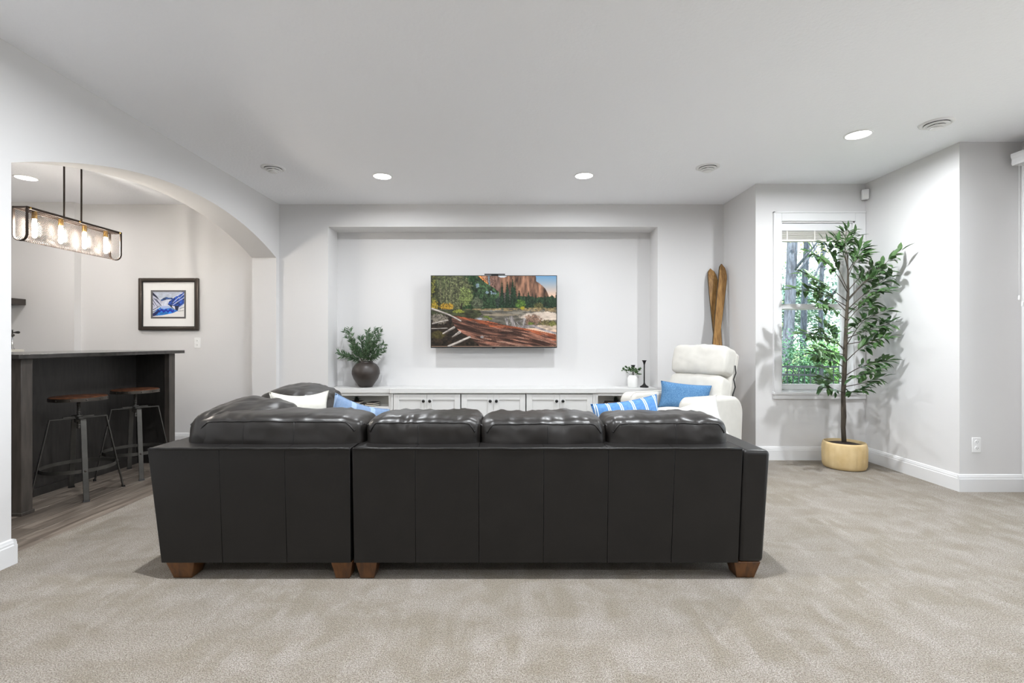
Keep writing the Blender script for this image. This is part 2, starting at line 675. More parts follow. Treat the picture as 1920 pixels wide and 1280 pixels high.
# bar room back wall with a shallow jog
mb = MB()
mb.box(-4.815, XL - 0.27, YB, 6.05, 0, H)
mb.box(XBAR - 0.15, -4.815, 5.49, 6.05, 0, H)
struct(mb.build('wall_bar_back', M_WALL))
struct(MB().box(XBAR - 0.15, XBAR, 0.9, 5.49, 0, H).build('wall_bar_left', M_WALL))
struct(MB().box(XBAR - 0.15, -2.86, 0.75, 0.9, 0, H).build('wall_bar_front', M_WALL))

# left wall with the segmental arch opening
AY0, AY1, ASP, ARISE = 2.579, 5.512, 2.088, 0.292
mid, half = (AY0 + AY1) / 2, (AY1 - AY0) / 2
R = (half * half + ARISE * ARISE) / (2 * ARISE)
arc = []
for i in range(41):
    y = AY0 + (AY1 - AY0) * i / 40
    arc.append((y, ASP + ARISE - (R - math.sqrt(R * R - (y - mid) ** 2))))
mb = MB()
mb.box(XL - 0.27, XL, YR, AY0, 0, H)
mb.box(XL - 0.27, XL, AY1, YB, 0, H)
for i in range(40):
    (ya, za), (yb, zb) = arc[i], arc[i + 1]
    mb.hexa([(XL - 0.27, ya, za), (XL, ya, za), (XL, yb, zb), (XL - 0.27, yb, zb),
             (XL - 0.27, ya, H), (XL, ya, H), (XL, yb, H), (XL - 0.27, yb, H)])
me_o = mb.build('wall_left', M_WALL)
bm = bmesh.new()
bm.from_mesh(me_o.data)
bmesh.ops.remove_doubles(bm, verts=bm.verts, dist=1e-5)
seen = {}
for fc in bm.faces:                       # drop the walls between neighbouring slices
    k = tuple(sorted(v.index for v in fc.verts))
    seen.setdefault(k, []).append(fc)
dead = [f_ for fl in seen.values() if len(fl) > 1 for f_ in fl]
bmesh.ops.delete(bm, geom=dead, context='FACES')
bmesh.ops.recalc_face_normals(bm, faces=bm.faces)
bm.to_mesh(me_o.data)
bm.free()
struct(me_o)

# window bay
struct(MB().box(XR, XR + 0.15, YW + 0.2, YB, 0, H).build('wall_bay_left', M_WALL))
WX0, WX1, WZ0, WZ1 = 2.656, 3.376, 0.662, 2.332
mb = MB()
mb.box(XR, WX0, YW, YW + 0.2, 0, H)
mb.box(WX1, XB, YW, YW + 0.2, 0, H)
mb.box(WX0, WX1, YW, YW + 0.2, 0, WZ0)
mb.box(WX0, WX1, YW, YW + 0.2, WZ1, H)
struct(mb.build('wall_window', M_WALL))
struct(MB().box(XB, XB + 0.15, YF, YW + 0.2, 0, H).build('wall_bay_right', M_WALL))
struct(MB().box(XB + 0.15, XD + 0.15, YF, YF + 0.15, 0, H).build('wall_short', M_WALL))
# patio door wall
DY0, DY1, DZ = 0.9, 3.62, 2.42
mb = MB()
mb.box(XD, XD + 0.15, DY1, YF, 0, H)
mb.box(XD, XD + 0.15, YR, DY0, 0, H)
mb.box(XD, XD + 0.15, DY0, DY1, DZ, H)
struct(mb.build('wall_right', M_WALL))
struct(MB().box(-2.9, XD + 0.15, YR - 0.15, YR, 0, H).build('wall_rear', M_WALL))

# bar floor planks
bar_floor = MB().box(XBAR - 0.1, -2.70, 0.75, 5.75, -0.10, -0.006).build('floor_bar', M_BARWOOD)
struct(bar_floor)
PW, PL = 0.182, 1.22
plank_me = None
rnd = random.Random(4)
x = -2.702
row = 0
while x - PW > XBAR - 0.05:
    y = 0.76 - rnd.random() * PL
    while y < 5.58:
        y0, y1 = max(y, 0.76), min(y + PL, 5.58)
        if y1 - y0 > 0.05:
            if y1 - y0 > PL - 1e-4:
                if plank_me is None:
                    o = MB().box(0.001, PW - 0.001, 0.0012, PL - 0.0012, -0.0065, 0.0).build('plank', M_PLANK, bar_floor, bevel=0.0015, bseg=1)
                    plank_me = o
                else:
                    o = plank_me.copy()
                    COL.objects.link(o)
                o.location = (x - PW, y0, 0)
            else:
                o = MB().box(0.001, PW - 0.001, 0.0012, y1 - y0 - 0.0012, -0.0065, 0.0).build('plank', M_PLANK, bar_floor, bevel=0.0015, bseg=1)
                o.location = (x - PW, y0, 0)
        y += PL
    x -= PW
    row += 1

# baseboards: stepped profile run along the foot of the walls
BB = [(0, 0), (0.017, 0), (0.017, 0.098), (0.0135, 0.103), (0.0135, 0.112), (0.011, 0.118), (0.0085, 0.128), (0.0, 0.133)]


def baseboard(name, a, b, nrm, m=M_TRIM):
    a, b, nrm = Vector(a), Vector(b), Vector(nrm)
    vs = []
    for q in (a, b):
        for d, z in BB:
            vs.append((q.x + nrm.x * d, q.y + nrm.y * d, z))
    n = len(BB)
    fs = [tuple(range(n)), tuple(range(n, 2 * n))]
    for i in range(n):
        j = (i + 1) % n
        fs.append((i, j, j + n, i + n))
    return struct(MB().add(vs, fs).build(name, m))


baseboard('baseboard_left', (XL, YR, 0), (XL, AY0, 0), (1, 0, 0))
baseboard('baseboard_left_jamb', (XL + 0.017, AY0, 0), (XL - 0.27, AY0, 0), (0, 1, 0))
baseboard('baseboard_arch_jamb', (XL - 0.27, AY1, 0), (XL + 0.017, AY1, 0), (0, -1, 0))
baseboard('baseboard_bar', (-2.86, YB, 0), (-4.80, YB, 0), (0, -1, 0))
baseboard('baseboard_bar_jog', (-4.815, 5.49, 0), (XBAR, 5.49, 0), (0, -1, 0))
baseboard('baseboard_media_left', (XL, YB, 0), (NX0, YB, 0), (0, -1, 0))
baseboard('baseboard_media_right', (NX1, YB, 0), (XR, YB, 0), (0, -1, 0))
baseboard('baseboard_bay_left', (XR, YW, 0), (XR, YB, 0), (-1, 0, 0))
baseboard('baseboard_window', (XR - 0.017, YW, 0), (XB, YW, 0), (0, -1, 0))
baseboard('baseboard_bay_right', (XB, YF, 0), (XB, YW, 0), (-1, 0, 0))
baseboard('baseboard_short', (XB - 0.017, YF, 0), (XD, YF, 0), (0, -1, 0))
baseboard('baseboard_right', (XD, YR, 0), (XD, DY0 - 0.1, 0), (-1, 0, 0))
baseboard('baseboard_rear', (XL, YR, 0), (XD, YR, 0), (0, 1, 0))

# ------------------------------------------------------------------ double hung window
win = bpy.data.objects.new('window_1', None)
COL.objects.link(win)
win.location = (0, YW, 0)
struct(win, 'white double hung window beside the potted tree')
CW = 0.074


def casing(x0, x1, z0, z1):
    MB().box(x0, x1, -0.018, 0.002, z0, z1).build('casing', M_TRIM, win, bevel=0.004)


casing(WX0 - CW, WX0, WZ0 - 0.0, WZ1 + CW + 0.012)
casing(WX1, XB - 0.003, WZ0 - 0.0, WZ1 + CW + 0.012)
casing(WX0, WX1, WZ1, WZ1 + CW + 0.012)
mb = MB()   # outer back band of the casing
mb.box(WX0 - CW - 0.006, WX0 - CW + 0.008, -0.026, 0.002, WZ0, WZ1 + CW + 0.018)
mb.box(WX0 - CW - 0.006, XB - 0.003, -0.026, 0.002, WZ1 + CW + 0.004, WZ1 + CW + 0.018)
mb.build('back_band', M_TRIM, win, bevel=0.003)
MB().box(WX0 - CW - 0.012, XB - 0.003, -0.034, 0.04, WZ0 - 0.022, WZ0 + 0.004).build('window_sill', M_TRIM, win, bevel=0.004)
MB().box(WX0 - CW, XB - 0.003, -0.020, 0.002, WZ0 - 0.066, WZ0 - 0.022).build('apron', M_TRIM, win, bevel=0.004)
mb = MB()   # jamb liner
mb.box(WX0 - 0.002, WX0 + 0.012, 0, 0.198, WZ0, WZ1)
mb.box(WX1 - 0.012, WX1 + 0.002, 0, 0.198, WZ0, WZ1)
mb.box(WX0, WX1, 0, 0.198, WZ1 - 0.012, WZ1 + 0.002)
mb.box(WX0, WX1, 0.04, 0.198, WZ0 - 0.002, WZ0 + 0.014)
mb.build('jamb_liner', M_VINYL, win)
ZM = EYE + (640 - 575) * (YW + 0.12) / F      # meeting rail


def sash(z0, z1, y0, st, rt, rb):
    s = bpy.data.objects.new('sash', None)
    COL.objects.link(s)
    s.parent = win
    x0, x1 = WX0 + 0.013, WX1 - 0.013
    mb = MB()
    mb.box(x0, x0 + st, y0, y0 + 0.035, z0, z1)
    mb.box(x1 - st, x1, y0, y0 + 0.035, z0, z1)
    mb.box(x0 + st, x1 - st, y0, y0 + 0.035, z1 - rt, z1)
    mb.box(x0 + st, x1 - st, y0, y0 + 0.035, z0, z0 + rb)
    mb.build('sash_frame', M_VINYL, s, bevel=0.003)
    MB().box(x0 + st - 0.004, x1 - st + 0.004, y0 + 0.014, y0 + 0.019, z0 + rb - 0.004, z1 - rt + 0.004).build('pane', M_GLASS, s)


sash(WZ0 + 0.016, ZM + 0.028, 0.105, 0.04, 0.05, 0.055)
sash(ZM - 0.028, WZ1 - 0.013, 0.145, 0.04, 0.04, 0.05)
# blind pulled up under its head rail
bl = thing('window_blind', 'white slatted blind raised to the top of the window', 'blind', (0, YW, 0))
MB().box(WX0 + 0.014, WX1 - 0.014, 0.015, 0.075, 2.244, 2.318).build('head_rail', M_TRIM, bl, bevel=0.004)
zt, zb = 2.238, 2.168
slat = None
for k in range(9):
    if slat is None:
        slat = MB().box(WX0 + 0.018, WX1 - 0.018, 0.022, 0.07, -0.0018, 0.0018).build('slat', M_BLIND, bl)
        o = slat
    else:
        o = slat.copy()
        COL.objects.link(o)
    o.location = (0, 0, zt - (zt - zb) * k / 8)
    o.rotation_euler = (0.02 * (-1) ** k, 0, 0)
MB().box(WX0 + 0.018, WX1 - 0.018, 0.022, 0.07, 2.142, 2.162).build('bottom_rail', M_BLIND, bl, bevel=0.003)
for xx in (2.73, 3.0, 3.29):
    MB().box(xx - 0.005, xx + 0.005, 0.0195, 0.0215, 2.15, 2.246).build('ladder_tape', M_BLIND, bl)

# ------------------------------------------------------------------ patio door
dr = bpy.data.objects.new('door_1', None)
COL.objects.link(dr)
dr.location = (XD, 0, 0)
struct(dr, 'white sliding patio door in the right wall')
mb = MB()
mb.box(-0.018, 0.0, DY0 - 0.08, DY0, 0, DZ + 0.08)
mb.box(-0.018, 0.0, DY1, DY1 + 0.08, 0, DZ + 0.08)
mb.box(-0.018, 0.0, DY0, DY1, DZ, DZ + 0.08)
mb.build('casing', M_TRIM, dr, bevel=0.003)
for (a, b, dx) in ((DY0, (DY0 + DY1) / 2 + 0.03, 0.05), ((DY0 + DY1) / 2 - 0.03, DY1, 0.10)):
    mb = MB()
    mb.box(dx, dx + 0.04, a, a + 0.075, 0.02, DZ)
    mb.box(dx, dx + 0.04, b - 0.075, b, 0.02, DZ)
    mb.box(dx, dx + 0.04, a + 0.075, b - 0.075, DZ - 0.075, DZ)
    mb.box(dx, dx + 0.04, a + 0.075, b - 0.075, 0.02, 0.12)
    pn = mb.build('door_panel', M_VINYL, dr, bevel=0.003)
    MB().box(dx + 0.017, dx + 0.022, a + 0.07, b - 0.07, 0.115, DZ - 0.07).build('pane', M_GLASS, pn)
MB().box(0.0, 0.15, DY0, DY1, 0.0, 0.02).build('threshold', M_VINYL, dr)
va = thing('blind_valance', 'white crown valance and pull cords above the patio door', 'blind', (XD, 0, 0))
prof = [(0, 2.500), (-0.118, 2.500), (-0.124, 2.512), (-0.122, 2.545), (-0.130, 2.568), (-0.130, 2.588), (0, 2.588)]
MB().prism(prof, 'y', 0.70, 3.790).build('valance', M_TRIM, va)
for (dx, yy, z0) in ((-0.100, 3.755, 1.474), (-0.085, 3.745, 1.428)):
    MB().tube([(dx, yy, 2.50), (dx, yy, z0 + 0.02)], 0.0016, 6).build('cord', M_CORD, va)
    MB().lathe([(0.003, 0.035), (0.006, 0.028), (0.0075, 0.0), (0.005, -0.004)][::-1], 10, (dx, yy, z0)).build('tassel', M_PLASTIC, va, smooth=True)
for k in range(7):   # stacked vertical vanes at the far end
    yy = 3.66 - k * 0.012
    MB().box(-0.095, -0.012, yy - 0.001, yy + 0.001, 0.02, 2.50).build('vane', M_BLIND, va)

# ================================================================== CEILING FITTINGS
def downlight(x, y, label, w=DOWNLIGHT_W, c=DOWNLIGHT_COL, group='recessed ceiling lights'):
    t = thing('recessed_light', label, 'ceiling light', (x, y, H), 0, group)
    MB().lathe([(0.093, 0.0), (0.092, -0.005), (0.083, -0.007), (0.080, -0.003)][::-1], 36).build('trim_ring', M_VENT, t, smooth=True, sharp=40)
    MB().lathe([(0.079, -0.0045), (0.079, -0.001)], 36).build('lens', M_LENS, t)
    ld = bpy.data.lights.new('lamp', 'AREA')
    ld.shape = 'DISK'
    ld.size = 0.06
    ld.energy = w
    ld.color = c
    ld.spread = math.radians(174)
    lo = bpy.data.objects.new('lamp', ld)
    COL.objects.link(lo)
    lo.parent = t
    lo.location = (0, 0, -0.0085)
    return t


downlight(-1.184, 4.626, 'round recessed light in the ceiling left of the television', NICHE_DOWNLIGHT_W)
downlight(0.694, 4.61, 'round recessed light in the ceiling right of the television', NICHE_DOWNLIGHT_W)
downlight(2.60, 3.696, 'round recessed light in the ceiling near the potted tree')
for (x, y, w_) in ((-1.184, 1.95, 'left above the sofa back'), (0.694, 1.95, 'right above the sofa back'), (2.60, 0.75, 'beside the patio door'), (-1.184, -1.0, 'at the rear left of the room'), (0.694, -1.0, 'at the rear middle of the room'), (2.60, -1.0, 'at the rear right of the room')):
    downlight(x, y, 'round recessed ceiling light ' + w_, REAR_DOWNLIGHT_W if y < 1.5 else MID_DOWNLIGHT_W)
downlight(-4.55, 4.67, 'round recessed light seen through the arch beyond the pendant', BAR_DOWNLIGHT_W, BAR_DOWNLIGHT_COL)
downlight(-4.55, 2.4, 'added unseen round recessed light in the bar room near its front wall', BAR_DOWNLIGHT_W, BAR_DOWNLIGHT_COL)  # extra lamp out of view, added to light the bar room


def vent(x, y, label):
    t = thing('ceiling_vent', label, 'vent', (x, y, H), 0, 'round ceiling vents')
    MB().lathe([(0.074, 0.0), (0.074, -0.006), (0.088, -0.012), (0.100, -0.006), (0.102, 0.0)], 40).build('flange', M_VENT, t, smooth=True, sharp=50)
    MB().lathe([(0.073, -0.0065), (0.073, -0.0005)], 40).build('throat', M_VENTDARK, t)
    for r0, r1, z in ((0.052, 0.074, -0.0205), (0.030, 0.054, -0.033)):
        MB().lathe([(r0, z + 0.003), (r0, z), (r1 - 0.002, z + 0.001), (r1, z + 0.004), (r1, z + 0.0085), (r0, z + 0.0095)], 36, close=False).build('ring', M_VENT, t, smooth=True, sharp=40)
    MB().lathe([(0.030, -0.0425), (0.036, -0.041), (0.037, -0.036), (0.034, -0.033), (0.012, -0.032), (0.010, -0.006)], 32).build('center_disc', M_VENT, t, smooth=True, sharp=50)
    return t


vent(-2.10, 4.41, 'round white ceiling vent nearest the arched opening')
vent(1.754, 4.385, 'round white ceiling vent above the skis and recliner')
vent(3.02, 3.506, 'round white ceiling vent beside the recessed light near the tree')

# motion sensor in the corner
ms = thing('motion_sensor', 'small white motion sensor in the corner above the window', 'sensor', (XB - 0.005, YW - 0.005, 2.585), math.radians(-45 + 18))
MB().hexa([(-0.030, -0.075, -0.055), (0.024, -0.075, -0.055), (0.026, -0.02, -0.05), (-0.034, -0.02, -0.05),
           (-0.034, -0.070, 0.045), (0.028, -0.070, 0.045), (0.028, -0.02, 0.05), (-0.036, -0.02, 0.05)]).build('body', M_PLASTIC, ms, bevel=0.008)
MB().box(-0.022, 0.016, -0.0775, -0.073, -0.045, -0.01).build('lens_window', M_MATBOARD, ms, bevel=0.002)
MB().box(-0.012, 0.012, -0.03, 0.0, -0.015, 0.02).build('bracket', M_PLASTIC, ms)


def outlet(name, label, loc, rz):
    t = thing(name, label, 'outlet', loc, rz, 'wall outlets')
    MB().box(-0.035, 0.035, -0.006, 0.0, -0.058, 0.058).build('plate', M_PLASTIC, t, bevel=0.003)
    for dz in (-0.024, 0.024):
        r = MB().lathe([(0.017, 0.0), (0.017, 0.003)], 20)
        r.v = [(x * 0.9, -0.006 - z, y * 0.95 + dz) for x, y, z in r.v]
        sk = r.build('socket', M_PLASTIC, t)
        mb = MB()
        mb.box(-0.008, -0.0055, -0.0098, -0.0085, dz - 0.002, dz + 0.007)
        mb.box(0.0055, 0.008, -0.0098, -0.0085, dz - 0.002, dz + 0.006)
        mb.box(-0.002, 0.002, -0.0098, -0.0085, dz - 0.010, dz - 0.006)
        mb.build('slot', M_SLOT, sk)
    return t


outlet('wall_outlet', 'white outlet plate on the short wall right of the tree', px(1830, 834, YF), 0)
outlet('wall_outlet', 'white outlet plate below the framed mountain picture', px(370.5, 642.5, YB), 0)

# ================================================================== SECTIONAL SOFA
SO = Vector((-0.25, 2.9, 0))
sofa = thing('sectional_sofa', 'dark brown leather sectional sofa seen from behind on the carpet', 'sofa', SO)


def sp(mb, name, m, **k):
    o = mb.build(name, m, sofa, **k)
    o.location = -SO
    return o


ZB0, ZT0 = 0.085, 0.648           # bottom and top of the upholstered frame
YB0, YT0 = 2.405, 2.362           # rear face at bottom / top (leans outwards)


def back_panel(xb0, xb1, xt0, xt1, yd=0.0):
    g = 0.0005
    mb = MB()
    mb.hexa([(xb0 + g, YB0 + yd, ZB0), (xb1 - g, YB0 + yd, ZB0), (xb1 - g, 2.58, ZB0), (xb0 + g, 2.58, ZB0),
             (xt0 + g, YT0 + yd, ZT0), (xt1 - g, YT0 + yd, ZT0), (xt1 - g, 2.58, ZT0), (xt0 + g, 2.58, ZT0)])
    o = sp(mb, 'back_panel', M_LEATHER, bevel=0.0022, bseg=2)
    return o


def bx_(p, Y=2.40):
    return (p - 955) * Y / F


# left module: seams at pixels 410 and 533
sp(MB().box(-1.66, -0.78, YB0 + 0.025, 2.57, ZB0 + 0.01, ZT0 - 0.02), 'back_frame', M_LEATHER)
sp(MB().box(-0.74, 1.22, YB0 + 0.025, 2.57, ZB0 + 0.01, ZT0 - 0.02), 'back_frame', M_LEATHER)
cutsL_top = [bx_(276, YT0), bx_(410, YT0), bx_(533, YT0), bx_(656, YT0)]
cutsL_bot = [bx_(301), bx_(416), bx_(537), bx_(657)]
for i in range(3):
    back_panel(cutsL_bot[i], cutsL_bot[i + 1], cutsL_top[i], cutsL_top[i + 1])
cutsR_top = [bx_(660, YT0), bx_(778, YT0), bx_(897, YT0), bx_(1020, YT0), bx_(1141, YT0), bx_(1266, YT0), bx_(1393, YT0)]
cutsR_bot = [bx_(663), bx_(779), bx_(898), bx_(1019), bx_(1139), bx_(1259), bx_(1385)]
for i in range(6):
    back_panel(cutsR_bot[i], cutsR_bot[i + 1], cutsR_top[i], cutsR_top[i + 1])
for a_, b_ in ((cutsL_top[0] + 0.01, cutsL_top[-1] - 0.004), (cutsR_top[0] + 0.004, cutsR_top[-1] - 0.004)):
    sp(MB().tube([(a_ + (b_ - a_) * i / 24, YT0 + 0.003 + 0.0012 * math.sin(i * 1.7), ZT0 - 0.001 + 0.001 * math.sin(i * 2.3)) for i in range(25)], 0.0065, 8), 'top_welt', M_LEATHER, smooth=True)
# right arm, bulging slightly and leaning outwards
ax0b, ax1b, ax0t, ax1t = bx_(1386), bx_(1433), bx_(1394, YT0), bx_(1446, YT0)
sp(MB().hexa([(ax0b, YB0, ZB0), (ax1b, YB0, ZB0), (ax1b, 3.36, ZB0), (ax0b - 0.03, 3.36, ZB0),
              (ax0t, YT0, ZT0 - 0.006), (ax1t, YT0, ZT0 - 0.010), (ax1t, 3.38, ZT0 - 0.010), (ax0t - 0.03, 3.38, ZT0 - 0.004)]),
   'arm', M_LEATHER, bevel=0.022, bseg=4)
# left return frame
sp(MB().hexa([(cutsL_bot[0], 2.56, ZB0), (-1.46, 2.56, ZB0), (-1.46, 3.93, ZB0), (cutsL_bot[0], 3.93, ZB0),
              (cutsL_top[0], 2.56, ZT0), (-1.50, 2.56, ZT0), (-1.50, 3.95, ZT0), (cutsL_top[0], 3.95, ZT0)]),
   'return_frame', M_LEATHER, bevel=0.012, bseg=3)
# seat bases and seat cushions
sp(MB().box(-1.47, -0.775, 2.58, 3.92, ZB0, 0.28), 'seat_base', M_LEATHER, bevel=0.01)
sp(MB().box(-0.755, ax0b - 0.02, 2.58, 3.34, ZB0, 0.28), 'seat_base', M_LEATHER, bevel=0.01)
k = 0
for (x0, x1, y0, y1) in ((-1.45, -0.78, 2.62, 3.26), (-1.45, -0.78, 3.27, 3.93), (-0.75, -0.15, 2.62, 3.36), (-0.14, 0.48, 2.62, 3.36), (0.49, 1.09, 2.62, 3.36)):
    soft_box('seat_cushion', M_LEATHER2, sofa, Vector(((x0 + x1) / 2, (y0 + y1) / 2, 0.365)) - SO, ((x1 - x0) / 2, (y1 - y0) / 2, 0.09), p=6, n=14,
             bulge=(0, 0, 0.12), wr=0.003, seed=k)
    k += 1


def back_cushion(x0, x1, seed, top=0.0, yc=2.655, seams=(0.02,), hz=0.148, zc=0.624, lift=(0, 0)):
    c = Vector(((x0 + x1) / 2, yc, zc + top))
    h = ((x1 - x0) / 2 + 0.002, 0.180, hz)
    o, f = soft_box('back_cushion', M_LEATHER2, sofa, c - SO, h, p=7.0, n=34, bulge=(0.012, 0.07, 0.05), wr=0.010, seed=seed, rot=(0, 0, 0), freq=8)
    zs = 0.86
    pts = [f(Vector((-1, -0.25, zs * 0.5))), f(Vector((-1, -0.7, zs * 0.85)))]
    for i in range(37):
        x = -0.97 + 1.94 * i / 36
        pts.append(f(Vector((x, -1, zs - 0.30 * max(0, abs(x) - 0.86) / 0.11))))
    pts += [f(Vector((1, -0.7, zs * 0.85))), f(Vector((1, -0.25, zs * 0.5)))]
    MB().tube(pts, 0.0042, 6).build('piping', M_SEAM, o, smooth=True)
    for sx in seams:
        pts = [f(Vector((sx, -1, zs - (zs + 0.55) * i / 10))) for i in range(11)]
        MB().tube(pts, 0.0026, 6).build('stitch_line', M_SEAM, o, smooth=True)
    return o


back_cushion(-0.726, -0.146, 1, 0.005, seams=(-0.06,))
back_cushion(-0.142, 0.488, 2, 0.0, seams=(0.06,))
back_cushion(0.492, 1.105, 3, 0.002, seams=(0.10,))
# the long corner cushion of the left module, its left end pulled up
back_cushion(-1.600, -0.735, 5, 0.008, seams=(-0.36, 0.22), hz=0.152)
# two cushions along the left return
RD_ = math.radians
for (y0, y1, s, dz, xc, hx) in ((2.485, 3.16, 7, 0.010, -1.475, 0.185), (3.10, 3.78, 9, 0.040, -1.44, 0.20)):
    o, f = soft_box('back_cushion', M_LEATHER2, sofa, Vector((xc, (y0 + y1) / 2, 0.63 + dz)) - SO, (hx, (y1 - y0) / 2, 0.165), p=4.2, n=30,
                    bulge=(0.05, 0, 0.10), wr=0.015, seed=s, rot=(RD_(2.5), RD_(6), 0), freq=8)
    pts = [f(Vector((-1, -0.95 + 1.9 * i / 24, 0.6))) for i in range(25)]
    MB().tube(pts, 0.0042, 6).build('piping', M_SEAM, o, smooth=True)


def sofa_leg(x, y, wx=0.137):
    t, b = wx / 2, wx * 0.33
    sp(MB().hexa([(x - b, y - b, 0), (x + b, y - b, 0), (x + b, y + b, 0), (x - b, y + b, 0),
                  (x - t, y - t, ZB0 + 0.002), (x + t, y - t, ZB0 + 0.002), (x + t, y + t, ZB0 + 0.002), (x - t, y + t, ZB0 + 0.002)]),
       'leg', M_LEG, bevel=0.004)


for (x, y, w) in ((-1.600, 2.475, 0.137), (-0.815, 2.46, 0.105), (-0.695, 2.46, 0.105), (1.158, 2.475, 0.13), (-1.6, 3.85, 0.13), (-0.86, 3.85, 0.13),
                  (-0.69, 3.28, 0.105), (1.155, 3.28, 0.13)):
    sofa_leg(x, y, w)

# ------------------------------------------------------------------ throw pillows on the sofa
RD = math.radians
throw_pillow('throw_pillow', M_LINEN, 0.38, 0.40, 0.14, 'cream throw pillow leaning in the left corner of the sofa', (-1.285, 3.08, 0.452), (RD(-12), RD(3), RD(46)), 2, pinch=0.17)
throw_pillow('throw_pillow', M_PALESTRIPE, 0.36, 0.39, 0.14, 'pale blue striped throw pillow in front of the open shelf at left', (-0.985, 2.98, 0.425), (RD(-14), RD(20), RD(30)), 4, pinch=0.13)
throw_pillow('throw_pillow', M_STRIPE, 0.42, 0.365, 0.14, 'blue lumbar pillow with white double stripes on the sofa', (0.765, 2.98, 0.452), (RD(-16), RD(-8), RD(4)), 6)
throw_pillow('throw_pillow', M_LINEN2, 0.46, 0.31, 0.15, 'white throw pillow leaning on the right arm of the sofa', (1.155, 3.04, 0.475), (RD(-20), RD(-17), RD(-8)), 8, pinch=0.13)

# ================================================================== RECLINER
rd = Vector((0.8, 0.6, 0))                      # from front to back of the chair
fm = Vector((1.296, 4.392, 0))                  # middle of the front, between the arms
rec = thing('recliner_chair', 'white upholstered recliner with tall padded back in the corner', 'armchair', fm + rd * 0.40, math.atan2(-0.8, 0.6))
# local frame: +y points to the back of the chair, +x to its left hand side seen from the camera's right
for s in (-1, 1):
    xo = s * 0.315
    prof = []
    y0, y1, z0, z1 = -0.43, 0.37, 0.05, 0.680
    for (cy, cz, a0, r) in ((y0 + 0.085, z1 - 0.085, 180, 0.085), (y1 - 0.16, z1 - 0.175, 90, 0.16)):
        for i in range(9):
            a = math.radians(a0 - 90 * i / 8)
            prof.append((cy + r * math.cos(a), cz + r * math.sin(a)))
    prof += [(y1 - 0.03, z0), (y0 + 0.03, z0)]
    MB().prism(prof, 'x', xo - 0.076, xo + 0.076).build('arm', M_RECL, rec, bevel=0.032, bseg=4)
    # welt line along the arm
    pts = [(xo - s * 0.0, a, b) for a, b in prof[:18]]
    MB().tube([(xo - s * 0.052, a - 0.0, b + 0.001) for a, b in prof[3:16]], 0.003, 6).build('welt', M_RECL, rec, smooth=True)
soft_box('seat_cushion', M_RECL, rec, (0, -0.06, 0.43), (0.245, 0.37, 0.10), p=5, n=16, bulge=(0, 0, 0.14), wr=0.004, seed=3)
MB().box(-0.25, 0.25, -0.36, 0.34, 0.06, 0.36).build('base', M_RECL, rec, bevel=0.02)
soft_box('footrest', M_RECL, rec, (0, -0.425, 0.235), (0.235, 0.05, 0.17), p=5, n=12, bulge=(0, 0.1, 0), wr=0.003, seed=5)
tilt = math.radians(-17)
bk = bpy.data.objects.new('backrest', None)
COL.objects.link(bk)
bk.parent = rec
bk.location = (-0.045, 0.225, 0.405)
bk.rotation_euler = (tilt, 0, 0)
soft_box('lumbar_cushion', M_RECL, bk, (0, 0.02, 0.22), (0.292, 0.10, 0.225), p=7, n=20, bulge=(0, 0.12, 0), wr=0.007, seed=6)
soft_box('head_cushion', M_RECL, bk, (0, 0.015, 0.585), (0.296, 0.112, 0.150), p=6.5, n=20, bulge=(0, 0.16, 0.01), wr=0.008, seed=8)
MB().box(-0.298, 0.298, 0.06, 0.15, 0.02, 0.70).build('back_shell', M_RECL, bk, bevel=0.03, bseg=4)
MB().tube([(0.262, 0.455, 0.93), (0.275, 0.445, 0.86), (0.262, 0.43, 0.80), (0.285, 0.415, 0.73), (0.27, 0.40, 0.66), (0.275, 0.385, 0.45), (0.27, 0.38, 0.012)],
          0.006, 8).build('power_cable', M_CABLE, rec, smooth=True)
pc = rec.location + Vector((0, 0, 0))
throw_pillow('throw_pillow', M_BLUE, 0.46, 0.265, 0.13, 'plain denim blue lumbar pillow on the white recliner', fm + rd * 0.46 + Vector((-0.03, 0.0, 0.508)),
             (RD(-18), RD(4), math.atan2(-0.8, 0.6) + RD(28)), 11)


